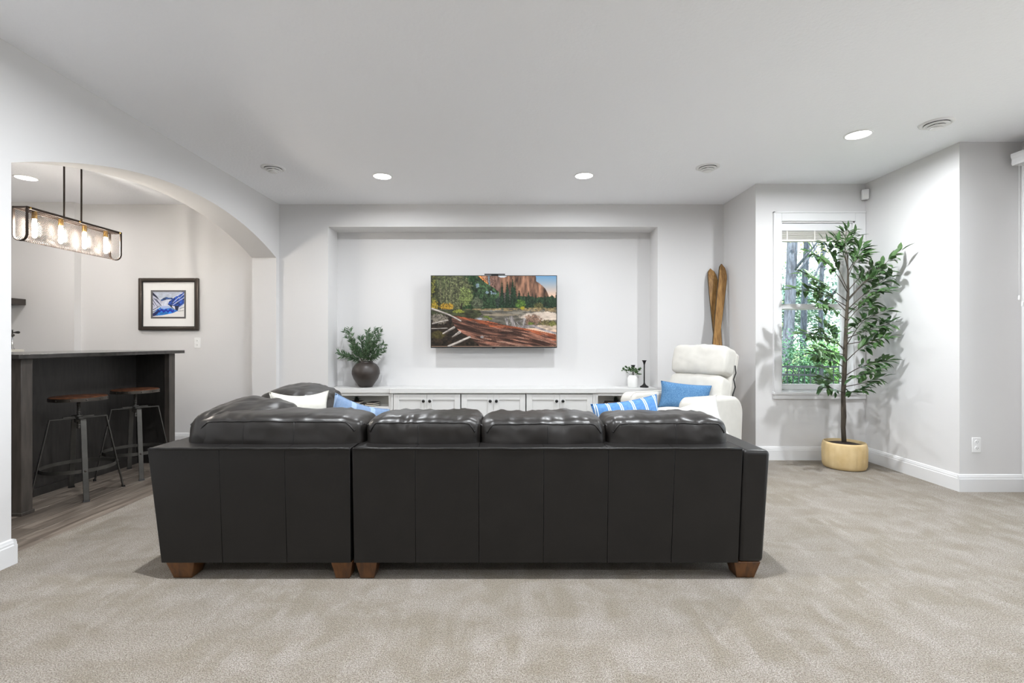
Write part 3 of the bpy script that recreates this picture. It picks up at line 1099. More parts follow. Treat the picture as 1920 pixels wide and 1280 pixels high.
# ------------------------------------------------------------------ wooden skis in the corner
def ski(label, top, bot, w, ln, face):
    top, bot = Vector(top), Vector(bot)
    ax = (top - bot).normalized()
    side = Vector(face)
    side = (side - ax * side.dot(ax)).normalized()
    nr = side.cross(ax).normalized()
    L_ = (top - bot).length
    n = 48
    hw = []
    for i in range(n + 1):
        t = i / n
        wd = w * (0.86 - 0.14 * math.sin(PI * min(1.0, t / 0.8)) + 0.22 * max(0.0, min(1.0, (t - 0.45) / 0.4)))
        if t > 0.91:
            q = (t - 0.91) / 0.09
            wd *= math.sqrt(max(0.0, 1 - q ** 2.0)) * 0.98 + 0.02
        cam_ = 0.012 * math.sin(PI * t) + (0.05 * ((t - 0.9) / 0.1) ** 2 if t > 0.9 else 0)
        hw.append((t, wd / 2, cam_))
    t_ = thing('wooden_ski', label, 'ski', bot, 0, 'old wooden skis')
    for nm, m, sc, th0, th1 in (('edge', M_SKIEDGE, 1.0, -0.006, 0.0045), ('deck', M_SKI, 0.90, -0.004, 0.0065)):
        vs, fs = [], []
        for (t, b, c_) in hw:
            p = ax * (t * L_) - nr * c_
            for (sx, th) in ((-1, th0), (1, th0), (1, th1), (-1, th1)):
                vs.append(p + side * sx * b * sc + nr * th)
        for i in range(n):
            for k_ in range(4):
                k2 = (k_ + 1) % 4
                fs.append((i * 4 + k_, i * 4 + k2, (i + 1) * 4 + k2, (i + 1) * 4 + k_))
        fs.append((0, 1, 2, 3))
        fs.append(tuple(n * 4 + k_ for k_ in (3, 2, 1, 0)))
        MB().add(vs, fs).build(nm, m, t_)
    p = ax * (L_ * 0.46)
    for sx in (-1, 1):
        q = p + side * sx * w * 0.36
        MB().tube([q, q + nr * 0.03 - side * sx * 0.012, q + nr * 0.03 - side * sx * 0.030], 0.006, 8).build('binding_toe', M_BLACK, t_)
        MB().tube([q + ax * 0.05, q + ax * 0.05 + nr * 0.02], 0.006, 8).build('binding_pin', M_BLACK, t_)
    return t_


ski('aged wooden ski leaning left against the media wall', (2.258, 5.53, 1.985), (2.315, 5.25, 0.0), 0.104, 2.0, (1, 0, 0))
ski('aged wooden ski leaning right in the corner, in front of the other', (2.358, 5.44, 2.02), (2.060, 5.20, 0.0), 0.098, 2.0, (1, 0.25, 0))

# ================================================================== MEDIA CABINETS
YC = 5.572     # front of the side units
YD = 5.552     # front of the middle units


def open_unit(x0, x1, label):
    t = thing('open_shelf_unit', label, 'cabinet', ((x0 + x1) / 2, YN, 0), 0, 'media wall open shelves')
    a, b = x0 - t.location.x + 0.001, x1 - t.location.x - 0.001
    y0, y1 = YC - YN, -0.002
    MB().box(a + 0.036, b - 0.030, y1 - 0.112, y1 - 0.100, 0, 0.579).build('back', M_CUBBY, t)  # set forward and coloured paler so the shaded recess looks brighter
    MB().box(a, a + 0.036, y0, y1 - 0.012, 0, 0.579).build('side', M_CAB, t, bevel=0.002)
    MB().box(b - 0.030, b, y0, y1 - 0.012, 0, 0.579).build('side', M_CAB, t, bevel=0.002)
    for z0, z1 in ((0.0, 0.09), (0.245, 0.275), (0.392, 0.424), (0.548, 0.579)):
        MB().box(a + 0.036, b - 0.030, y0, y1 - 0.112, z0, z1).build('shelf', M_CAB, t, bevel=0.002)
    return t


open_unit(-2.04, -1.325, 'white open shelf unit under the black vase')
open_unit(0.958, 1.668, 'white open shelf unit behind the recliner')


def door_unit(x0, x1, label):
    t = thing('media_cabinet', label, 'cabinet', ((x0 + x1) / 2, YN, 0), 0, 'white media cabinets')
    cx = t.location.x
    a, b = x0 - cx, x1 - cx
    y0, y1 = YD - YN + 0.022, -0.002
    MB().box(a + 0.0005, b - 0.0005, y0, y1, 0, 0.579).build('body', M_CAB, t)
    w = (b - a - 0.008) / 2
    z0, z1 = 0.095, 0.566
    for s in (0, 1):
        u0 = a + 0.003 + s * (w + 0.002)
        u1 = u0 + w
        st = 0.062
        mb = MB()
        yf = YD - YN
        mb.box(u0, u0 + st, yf, y0 - 0.001, z0, z1)
        mb.box(u1 - st, u1, yf, y0 - 0.001, z0, z1)
        mb.box(u0 + st, u1 - st, yf, y0 - 0.001, z1 - st, z1)
        mb.box(u0 + st, u1 - st, yf, y0 - 0.001, z0, z0 + st)
        d = mb.build('door', M_CAB, t, bevel=0.002)
        MB().box(u0 + st - 0.004, u1 - st + 0.004, yf + 0.011, yf + 0.016, z0 + st - 0.004, z1 - st + 0.004).build('panel', M_CAB, d)
        kx = u1 - 0.034 if s == 0 else u0 + 0.034
        r = MB().lathe([(0.006, 0.0), (0.006, 0.012), (0.015, 0.017), (0.0175, 0.024), (0.013, 0.030), (0.004, 0.032)], 20)
        kz = EYE - (751.5 - 640) * YD / F
        r.v = [(kx + p, yf - z, kz + q) for p, q, z in r.v]
        r.build('knob', M_BLACK, d, smooth=True)
    return t


door_unit(-1.300, -0.548, 'white two door media cabinet nearest the black vase')
door_unit(-0.540, 0.182, 'white two door media cabinet below the middle of the television')
door_unit(0.190, 0.935, 'white two door media cabinet nearest the striped blue pillow')
mb = MB()
for a, b in ((-1.324, -1.301), (0.936, 0.957)):
    MBs = MB().box(-0.0115, 0.0105, YD - YN, -0.002, 0, 0.579)
    o = MBs.build('cabinet_stile', M_CAB)
    o.location = ((a + b) / 2, YN, 0)
    tag(o, 'white upright strip closing the cabinet row beside the %s shelf' % ('left open' if a < 0 else 'right open'), 'cabinet', 'media cabinet end strips')
ct = MB().prism([(NX0 + 0.0015, YN - 0.001), (NX0 + 0.0015, YC - 0.016), (-1.335, YC - 0.016), (-1.335, YD - 0.022), (0.968, YD - 0.022),
                 (0.968, YC - 0.016), (NX1 - 0.0015, YC - 0.016), (NX1 - 0.0015, YN - 0.001)], 'z', 0.5805, 0.632).build('media_countertop', M_CAB, None, bevel=0.003)
tag(ct, 'long white countertop over the media cabinets in the niche', 'countertop')
CT = 0.6325

# ------------------------------------------------------------------ decor on the countertop
vz = thing('vase_with_olive_stems', 'dark round clay vase holding leafy olive stems', 'vase', (px(686, 727, 5.73).x, 5.73, CT))
MB().lathe([(0.066, 0.0), (0.074, 0.004), (0.098, 0.04), (0.138, 0.10), (0.157, 0.155), (0.157, 0.185), (0.146, 0.225), (0.118, 0.262), (0.086, 0.282), (0.078, 0.290),
            (0.082, 0.298), (0.074, 0.300), (0.066, 0.292), (0.066, 0.26)], 48).build('body', M_VASE, vz, smooth=True)
rnd = random.Random(7)


def leaf_quad(mb, p, d, up, ln, w, fold=0.25):
    d = d.normalized()
    s = d.cross(up)
    if s.length < 1e-4:
        s = Vector((1, 0, 0))
    s.normalize()
    n = s.cross(d).normalized()
    a, b, c = p, p + d * ln * 0.45 - n * 0.02 * ln, p + d * ln - n * 0.12 * ln
    l_ = p + d * ln * 0.42 + s * w / 2 + n * w * fold
    r_ = p + d * ln * 0.42 - s * w / 2 + n * w * fold
    mb.add([a, l_, b, r_, c], [(0, 1, 2), (0, 2, 3), (2, 1, 4), (3, 2, 4)])


def spray(root, base, tip, rnd, nl, ln, w, m, stem_m, bend, rad=0.0026, stuff=True, start=0.3):
    base, tip = Vector(base), Vector(tip)
    pts = []
    for i in range(11):
        t = i / 10
        q = base.lerp(tip, t) + Vector(bend) * math.sin(PI * t)
        pts.append(q)
    st = MB().tube(pts, [rad * (1 - 0.7 * i / 10) for i in range(11)], 6).build('stem', stem_m, root, smooth=True)
    mb = MB()
    for k_ in range(nl):
        t = start + (1 - start) * (k_ + rnd.random()) / nl
        i = min(9, int(t * 10))
        p = pts[i].lerp(pts[i + 1], t * 10 - i)
        ax = (pts[i + 1] - pts[i]).normalized()
        rv = Vector((rnd.uniform(-1, 1), rnd.uniform(-1, 1), rnd.uniform(-1, 1)))
        sd = ax.cross(rv).normalized()
        d = (ax * rnd.uniform(0.45, 1.0) + sd * rnd.uniform(0.5, 1.0)).normalized()
        leaf_quad(mb, p, d, ax.cross(sd), ln * rnd.uniform(0.7, 1.2), w * rnd.uniform(0.8, 1.2))
    o = mb.build('foliage', m, st)
    if stuff:
        tag(o, kind='stuff')
    return st


def vp(x, y, dy):
    q = px(x, y, 5.73 + dy)
    return q - vz.location


base = Vector((0, 0, 0.26))
for (x, y, dy) in ((645, 620, 0.02), (655, 617, -0.06), (662, 640, 0.06), (634, 660, -0.04), (640, 667, -0.10), (660, 650, -0.12), (676, 632, 0.0), (690, 618, 0.05), (703, 615, -0.03),
                   (714, 617, 0.02), (712, 630, -0.10), (719, 645, 0.0), (722, 655, -0.08), (700, 640, -0.14), (688, 655, -0.16), (676, 660, 0.08), (708, 668, -0.12), (695, 628, 0.08)):
    b0 = base + Vector((rnd.uniform(-0.045, 0.045), rnd.uniform(-0.045, 0.045), 0))
    tip = vp(x, y, dy)
    spray(vz, b0, tip, rnd, 52, 0.066, 0.015, M_OLIVE, M_STEM, (rnd.uniform(-0.02, 0.02), rnd.uniform(-0.02, 0.02), 0.01))

pj = thing('potted_sprig', 'small white jar holding a green leafy sprig on the countertop', 'plant', (px(1186, 727, 5.70).x, 5.70, CT))
MB().lathe([(0.050, 0.0), (0.056, 0.004), (0.057, 0.10), (0.052, 0.118), (0.040, 0.128), (0.041, 0.140), (0.034, 0.140), (0.034, 0.10)], 32).build('jar', M_PORC, pj, smooth=True, sharp=60)
rnd = random.Random(3)
for (dx, dy, dz, nl) in ((-0.03, -0.03, 0.215, 10), (0.02, -0.04, 0.21, 10), (0.0, 0.0, 0.225, 10), (-0.112, 0.0, 0.20, 8), (0.075, -0.02, 0.225, 10), (0.085, 0.02, 0.16, 8), (-0.06, 0.02, 0.235, 9), (0.05, 0.02, 0.185, 9)):
    spray(pj, (0, 0, 0.11), (dx, dy, dz), rnd, nl, 0.036, 0.021, M_LEAF, M_STEM, (0, 0, 0.015), rad=0.0015, start=0.45)


def candlestick(label, x, y, h):
    t = thing('candlestick', label, 'candlestick', (x, y, CT), 0, 'black candlesticks')
    MB().lathe([(0.047, 0.0), (0.049, 0.004), (0.046, 0.012), (0.030, 0.022), (0.014, 0.036), (0.008, 0.055)], 28).build('base', M_BLACK, t, smooth=True)
    MB().tube([(0, 0, 0.05), (0, 0, h - 0.05)], 0.0072, 14).build('column', M_BLACK, t, smooth=True)
    MB().lathe([(0.0072, h - 0.055), (0.011, h - 0.035), (0.020, h - 0.012), (0.027, h - 0.002), (0.027, h), (0.012, h - 0.001), (0.012, h - 0.015)], 24).build('cup', M_BLACK, t, smooth=True)
    return t


candlestick('tall slim black candlestick beside the small white jar', px(1208, 727, 5.69).x, 5.69, 0.31)
candlestick('shorter black candlestick hidden behind the leafy sprig', px(1187, 700, 5.80).x, 5.80, 0.25)


# books and a succulent in the open shelves
def book(x, y, z, w, d, h, rz, m, label, spine=None, group='books on the open shelves'):
    t = thing('book', label, 'book', (x, y, z), rz, group)
    mb = MB()
    mb.box(-w / 2, w / 2, -d / 2, d / 2, 0, 0.003)
    mb.box(-w / 2, w / 2, -d / 2, d / 2, h - 0.003, h)
    mb.box(-w / 2, -w / 2 + 0.003, -d / 2, d / 2, 0.003, h - 0.003)
    mb.build('cover', m, t, bevel=0.001)
    MB().box(-w / 2 + 0.003, w / 2 - 0.006, -d / 2 + 0.005, d / 2 - 0.005, 0.003, h - 0.003).build('pages', M_PAGES, t)
    if spine:
        MB().box(-w / 2 - 0.001, -w / 2 + 0.02, -d / 2 - 0.001, d / 2 + 0.001, -0.0 + 0.0005, h - 0.0005).build('spine', spine, t)
    return t


SZ = 0.4245
book(-1.77, 5.668, SZ, 0.24, 0.155, 0.027, RD(6), M_BOOK1, 'black book at the bottom of the stack on the left open shelf')
book(-1.79, 5.67, SZ + 0.0275, 0.21, 0.155, 0.024, RD(-4), M_BOOK2, 'brown book with rust spine on top of the left shelf stack', M_BOOK3)
book(-1.565, 5.668, SZ, 0.115, 0.14, 0.024, RD(-24), M_BOOK2, 'small brown book lying beside the book stack')
book(-1.555, 5.668, SZ + 0.0245, 0.105, 0.13, 0.018, RD(-18), M_BOOK1, 'small dark book lying on the book beside the stack')


def succulent(x, y, z, label, n=34, r=0.058):
    t = thing('succulent', label, 'plant', (x, y, z), 0, 'dark spiky succulents')
    MB().lathe([(0.022, 0), (0.028, 0.012), (0.026, 0.02)], 16).build('cup', M_BLACK, t, smooth=True)
    mb = MB()
    rn = random.Random(n)
    for k_ in range(n):
        a = k_ * 2.399
        el = RD(10 + 75 * (k_ / n))
        d = Vector((math.cos(a) * math.cos(el), math.sin(a) * math.cos(el), math.sin(el)))
        leaf_quad(mb, Vector((0, 0, 0.016)), d, Vector((0, 0, 1)), r * rn.uniform(0.75, 1.1), 0.009)
    tag(mb.build('spikes', M_SUCC, t), kind='stuff')
    return t


succulent(-1.745, 5.67, SZ + 0.052, 'spiky dark succulent standing on the book stack at left')
book(1.20, 5.675, SZ, 0.22, 0.17, 0.026, RD(-5), M_BOOK3, 'rust coloured book on the open shelf behind the recliner')
book(1.205, 5.67, SZ + 0.0265, 0.20, 0.15, 0.022, RD(4), M_BOOK2, 'brown book on the rust book behind the recliner')
succulent(1.22, 5.672, SZ + 0.049, 'spiky dark succulent on books behind the recliner', 36, 0.06)

# ================================================================== FLAT PRINTS (television picture, framed picture)
_rs = np.random.RandomState(12)
_G = _rs.rand(256, 256)


def vn(x, y, s=0):
    x = x + 17.3 * s
    y = y + 9.1 * s
    xi, yi = np.floor(x).astype(int), np.floor(y).astype(int)
    fx, fy = x - xi, y - yi
    fx, fy = fx * fx * (3 - 2 * fx), fy * fy * (3 - 2 * fy)
    g = lambda a, b: _G[a % 256, b % 256]
    return (g(xi, yi) * (1 - fx) + g(xi + 1, yi) * fx) * (1 - fy) + (g(xi, yi + 1) * (1 - fx) + g(xi + 1, yi + 1) * fx) * fy


def fbm(x, y, s=0, o=3):
    r, a, t = 0, 0.5, 0
    for k_ in range(o):
        r = r + a * vn(x * 2 ** k_, y * 2 ** k_, s + k_)
        t += a
        a *= 0.55
    return r / t


class Canvas:
    def __init__(self, x0, x1, y0, y1, step):
        self.nx, self.ny = int((x1 - x0) / step) + 1, int((y1 - y0) / step) + 1
        self.x, self.y = np.meshgrid(np.linspace(x0, x1, self.nx), np.linspace(y0, y1, self.ny))
        self.c = np.zeros((self.ny, self.nx, 3))

    def paint(self, mask, col, a=1.0):
        col = np.asarray(col, float)
        m_ = (np.clip(mask, 0, 1) * a)[..., None]
        self.c = self.c * (1 - m_) + col * m_

    def shade(self, col, n, amp):
        return np.clip(np.asarray(col, float)[None, None, :] * (1 + amp * (n[..., None] - 0.5) * 2), 0, 255)

    def poly(self, pts):
        x, y = self.x, self.y
        ins = np.zeros(x.shape, bool)
        n = len(pts)
        for i in range(n):
            (xa, ya), (xb, yb) = pts[i], pts[(i + 1) % n]
            if ya == yb:
                continue
            c_ = ((ya > y) != (yb > y)) & (x < (xb - xa) * (y - ya) / (yb - ya) + xa)
            ins ^= c_
        return ins.astype(float)

    def ell(self, cx, cy, rx, ry, rough=0.0, s=0, f=0.05):
        d = ((self.x - cx) / rx) ** 2 + ((self.y - cy) / ry) ** 2
        if rough:
            d = d + rough * 1.5 * (fbm(self.x * f, self.y * f, s) - 0.5) + rough * 1.1 * (fbm(self.x * 0.13, self.y * 0.13, s + 3) - 0.5)
        return np.clip((1.05 - d) / 0.3, 0, 1)

    def stroke(self, pts, w0, w1=None):
        w1 = w0 if w1 is None else w1
        m_ = np.zeros(self.x.shape)
        for i in range(len(pts) - 1):
            (xa, ya), (xb, yb) = pts[i], pts[i + 1]
            l2 = (xb - xa) ** 2 + (yb - ya) ** 2
            t = np.clip(((self.x - xa) * (xb - xa) + (self.y - ya) * (yb - ya)) / l2, 0, 1)
            d = np.hypot(self.x - xa - t * (xb - xa), self.y - ya - t * (yb - ya))
            q = (i + t) / (len(pts) - 1)
            m_ = np.maximum(m_, np.clip((w0 + (w1 - w0) * q - d) / 3.0 + 0.5, 0, 1))
        return m_

    def mesh(self, name, m, parent, X0, X1, Y, Z0, Z1):
        xs = np.linspace(X0, X1, self.nx)
        zs = np.linspace(Z1, Z0, self.ny)
        XX, ZZ = np.meshgrid(xs, zs)
        vs_ = np.stack([XX, np.full_like(XX, Y), ZZ], -1).reshape(-1, 3)
        a = np.arange(self.nx * self.ny).reshape(self.ny, self.nx)
        fs_ = np.stack([a[:-1, :-1], a[1:, :-1], a[1:, 1:], a[:-1, 1:]], -1).reshape(-1, 4)
        me = bpy.data.meshes.new(name)
        me.from_pydata(vs_.tolist(), [], fs_.tolist())
        c_ = self.c / 255.0
        ln_ = np.where(c_ <= 0.04045, c_ / 12.92, ((c_ + 0.055) / 1.055) ** 2.4)
        at = me.color_attributes.new('Col', 'FLOAT_COLOR', 'POINT')
        rgba = np.concatenate([ln_.reshape(-1, 3), np.ones((self.nx * self.ny, 1))], 1)
        at.data.foreach_set('color', rgba.astype(np.float32).ravel())
        return link(name, me, m, parent)


def paint_valley():
    C = Canvas(188, 1686, 178, 1018, 5)
    x, y = C.x, C.y
    sky = np.zeros(C.c.shape)
    t = np.clip((y - 178) / 240, 0, 1)[..., None]
    C.c = np.array([112, 164, 206.0]) * (1 - t) + np.array([246, 206, 178.0]) * t
    # granite cliff
    cl = C.poly([(560, 178), (985, 178), (1010, 192), (1060, 194), (1095, 178), (1440, 178), (1443, 240), (1490, 270), (1525, 300), (1560, 338), (1580, 380), (1604, 440), (1604, 620), (560, 620)])
    st = fbm(x * 0.035, y * 0.008, 3, 4)
    C.paint(cl, C.shade((138, 102, 82), st, 0.85))
    C.paint(cl * (x > 860) * (x < 1010), C.shade((128, 100, 92), fbm(x * 0.05, y * 0.012, 5), 0.7), 0.7)
    C.paint(C.poly([(985, 178), (1095, 178), (1060, 196), (1010, 193)]), (225, 235, 242))
    C.paint(C.poly([(755, 178), (790, 178), (900, 290), (870, 300)]), C.shade((196, 128, 76), fbm(x * .06, y * .03, 8), 0.7))
    C.paint(C.stroke([(876, 180), (884, 280)], 9), (120, 140, 150))
    # forested slope
    sl = C.poly([(500, 178), (748, 178), (840, 260), (940, 320), (1000, 370), (1000, 590), (500, 590)])
    C.paint(sl, C.shade((58, 80, 54), fbm(x * 0.05, y * 0.04, 11), 0.9))
    for (cx, cy, rx, ry) in ((742, 290, 20, 24), (856, 375, 22, 18), (935, 385, 34, 12), (905, 365, 16, 10)):
        C.paint(C.ell(cx, cy, rx, ry, 1.4, 2, 0.08), (150, 172, 190), 0.85)
    C.paint(C.poly([(545, 178), (720, 178), (700, 330), (740, 570), (560, 570)]), C.shade((34, 58, 32), fbm(x * 0.07, y * 0.03, 14), 0.8))
    # valley tree belt
    tb = (y > 430 + 60 * (fbm(x * 0.02, y * 0, 21) - 0.5)) & (y < 580) & (x > 700)
    C.paint(tb.astype(float), C.shade((44, 66, 44), fbm(x * 0.05, y * 0.02, 23), 0.8))

    def conifer(cx, top, base, w, col):
        h_ = np.clip((y - top) / (base - top), 0, 1.2)
        edge = w * h_ * (0.55 + 0.45 * np.abs(np.sin(y * 0.10 + cx)) + 0.8 * (fbm(x * .05, y * .09, cx) - 0.3))
        m_ = ((np.abs(x - cx) < edge) & (y > top) & (y < base)).astype(float)
        C.paint(m_, C.shade(col, fbm(x * 0.09, y * 0.06, cx), 0.7))
    C.paint(C.ell(1115, 470, 92, 120, 1.0, 5), C.shade((88, 80, 82), fbm(x * .08, y * .08, 31), 0.55), 0.85)
    C.paint(C.ell(1000, 500, 60, 80, 1.0, 6), C.shade((56, 66, 62), fbm(x * .08, y * .08, 32), 0.5), 0.8)
    for (cx, top, w) in ((1034, 225, 42), (1098, 222, 40), (1163, 196, 48), (1190, 240, 30), (1238, 325, 36), (1290, 385, 30), (1352, 348, 36), (1400, 392, 26), (1440, 378, 30),
                         (1496, 425, 26), (1552, 395, 34), (1590, 430, 24), (1626, 398, 30), (1660, 415, 24), (1682, 365, 26), (870, 400, 40), (780, 330, 50), (940, 430, 34), (820, 420, 36)):
        conifer(cx, top, 560, w, (36, 56, 38) if cx > 1000 else (48, 70, 46))
    C.paint(C.ell(1255, 510, 60, 48, 0.9, 9), C.shade((92, 124, 52), fbm(x * .07, y * .07, 33), 0.6), 0.9)
    C.paint(C.ell(1470, 535, 60, 44, 0.9, 10), C.shade((98, 96, 58), fbm(x * .07, y * .07, 34), 0.6), 0.9)
    # left hand trees
    C.paint((x < 560).astype(float) * (y < 600), C.shade((62, 66, 40), fbm(x * .05, y * .03, 41), 0.8))
    C.paint(C.ell(470, 370, 210, 215, 0.7, 12, 0.03), C.shade((94, 98, 68), fbm(x * .06, y * .05, 42, 4), 0.8))
    C.paint(C.ell(600, 420, 80, 120, 0.8, 13, 0.04), C.shade((120, 134, 78), fbm(x * .07, y * .07, 43), 0.6), 0.9)
    C.paint(C.ell(330, 250, 100, 90, 0.8, 15), C.shade((88, 96, 62), fbm(x * .06, y * .06, 44), 0.7), 0.9)
    C.paint(C.poly([(188, 178), (238, 178), (232, 470), (188, 520)]) * (fbm(x * .05, y * .04, 45) > 0.45), C.shade((112, 112, 48), fbm(x * .08, y * .08, 46), 0.6))
    for q in (290, 362, 300, 418):
        C.paint(C.stroke([(q, 230), (q + 6, 500)], 2.5), (158, 150, 118), 0.6)
    C.paint(C.ell(740, 500, 70, 75, 0.8, 16), C.shade((92, 98, 78), fbm(x * .06, y * .06, 47), 0.5), 0.85)
    C.paint(C.ell(228, 525, 46, 52, 1.0, 17), C.shade((172, 146, 48), fbm(x * .1, y * .1, 48), 0.7), 0.9)
    C.paint(C.ell(375, 545, 84, 46, 1.0, 18), C.shade((182, 142, 46), fbm(x * .1, y * .1, 49), 0.7), 0.9)
    C.paint(C.stroke([(552, 500), (546, 590)], 7), (36, 30, 22))
    C.paint(C.stroke([(552, 530), (590, 470)], 3), (46, 40, 30))
    # fine foliage contrast over the whole forest
    fo = ((y > 200) & ((x < 960) | (y > 470)) & (y < 600)).astype(float)
    hf = fbm(x * 0.16, y * 0.13, 57, 2)
    C.c = C.c * (1 + (fo * 1.15 * (hf - 0.56))[..., None])
    C.c = np.clip(C.c, 0, 255)
    # river, banks, sand
    rv = ((y > 575) & (y < 800)).astype(float)
    C.paint(rv, C.shade((112, 108, 98), fbm(x * 0.012, y * 0.07, 51, 4), 0.65))
    C.paint(C.poly([(188, 585), (560, 575), (760, 580), (800, 640), (700, 690), (188, 660)]), C.shade((62, 66, 44), fbm(x * .02, y * .07, 52), 0.7))
    C.paint(C.ell(900, 585, 130, 14, 0.4, 3), (150, 152, 148), 0.8)
    C.paint(C.poly([(560, 570), (1686, 552), (1686, 605), (1300, 596), (800, 590)]) * (fbm(x * .03, y * .05, 53) > 0.4), C.shade((152, 132, 96), fbm(x * .05, y * .05, 54), 0.5), 0.9)
    C.paint(C.ell(1520, 660, 260, 58, 0.5, 4, 0.02), C.shade((222, 206, 190), fbm(x * .02, y * .06, 55), 0.2))
    C.paint(C.ell(1600, 790, 180, 40, 0.5, 5, 0.02), C.shade((206, 186, 166), fbm(x * .02, y * .06, 56), 0.3))
    C.paint(C.ell(1030, 640, 220, 16, 0.8, 6, 0.02), (176, 160, 136), 0.6)
    C.paint(C.ell(1280, 560, 26, 20, 0.6, 7), (170, 160, 50))
    for (cx, cy, rx, ry, col) in ((515, 600, 75, 22, (140, 146, 60)), (850, 665, 38, 16, (96, 112, 48)), (895, 688, 30, 12, (112, 120, 50)), (1570, 735, 110, 38, (104, 96, 62)),
                                  (1400, 700, 110, 62, (128, 100, 84)), (1640, 750, 50, 30, (110, 112, 60)), (1380, 745, 40, 22, (100, 112, 52))):
        C.paint(C.ell(cx, cy, rx, ry, 1.2, int(cx), 0.07), C.shade(col, fbm(x * .08, y * .08, cx), 0.6), 0.9)
    C.paint(C.ell(765, 690, 34, 14, 0.8, 8), (170, 176, 184))
    # dark undergrowth lower left
    C.paint(C.poly([(188, 640), (430, 640), (560, 740), (700, 900), (860, 1018), (188, 1018)]), C.shade((42, 34, 26), fbm(x * .04, y * .05, 61), 0.8))
    C.paint(C.ell(280, 690, 110, 60, 1.2, 19, 0.06), C.shade((132, 126, 114), fbm(x * .09, y * .09, 62), 0.7), 0.8)
    C.paint(C.ell(270, 880, 90, 50, 1.0, 20), C.shade((84, 78, 40), fbm(x * .06, y * .06, 63), 0.5), 0.7)
    # grey stumps
    for pts, w in (([(1088, 690), (1112, 785)], 18), ([(1142, 672), (1178, 800)], 20), ([(1165, 690), (1205, 800)], 14), ([(1305, 695), (1296, 765)], 17), ([(1215, 730), (1260, 780)], 10), ([(1240, 720), (1285, 712)], 8)):
        C.paint(C.stroke(pts, w), C.shade((152, 146, 144), fbm(x * .12, y * .02, 71), 0.6))
        C.paint(C.stroke([(pts[0][0] + w * .6, pts[0][1]), (pts[1][0] + w * .6, pts[1][1])], 3), (60, 52, 48))
    C.paint(C.stroke([(1230, 790), (1400, 772), (1560, 830), (1686, 862)], 13), C.shade((158, 150, 150), fbm(x * .03, y * .1, 72), 0.5))
    # fallen log
    lg = C.poly([(440, 655), (520, 658), (700, 690), (900, 722), (1060, 760), (1300, 800), (1500, 838), (1686, 876), (1686, 1018), (780, 1018), (640, 900), (540, 850), (470, 780), (430, 700)])
    u = x * 0.97 + y * 0.22
    v = y * 0.97 - x * 0.21 + 14 * np.sin(x * 0.006)
    g_ = fbm(u * 0.006, v * 0.055, 81, 4)
    C.paint(lg, C.shade((122, 84, 70), g_, 1.1))
    top = lg * np.clip(1 - (v - (520 + 0)) / 1, 0, 0)
    band = (v > 480) & (v < 545 + 70 * (fbm(u * .01, v * 0, 83) - .5))
    C.paint(lg * band, C.shade((176, 92, 58), fbm(u * .008, v * .05, 84), 0.7), 0.75)
    crack = (fbm(u * 0.004, v * 0.09, 85, 2) < 0.38)
    C.paint(lg * crack, (46, 30, 24), 0.75)
    C.paint(lg * (fbm(u * 0.005, v * 0.07, 86, 2) > 0.74), (196, 160, 140), 0.6)
    C.paint(lg * np.clip((v - 745) / 110, 0, 1), (38, 26, 22), 0.7)
    C.paint(lg * (fbm(u * 0.011, v * 0.12, 88, 2) < 0.36), (60, 40, 34), 0.6)
    C.paint(C.ell(795, 905, 22, 14), (150, 145, 145))
    # bleached branches
    for pts, a, b in (([(188, 566), (400, 640), (540, 712)], 13, 7), ([(205, 745), (385, 704)], 9, 7), ([(328, 865), (460, 790)], 8, 13), ([(438, 905), (528, 845)], 5, 15), ([(395, 1020), (648, 905)], 17, 12), ([(188, 805), (380, 800)], 5, 4)):
        C.paint(C.stroke(pts, a, b), C.shade((196, 188, 180), fbm(x * .02, y * .1, 91), 0.35))
        C.paint(C.stroke([(p, q + a * 0.7) for p, q in pts], a * .35, b * .35), (74, 66, 60), 0.8)
    return C


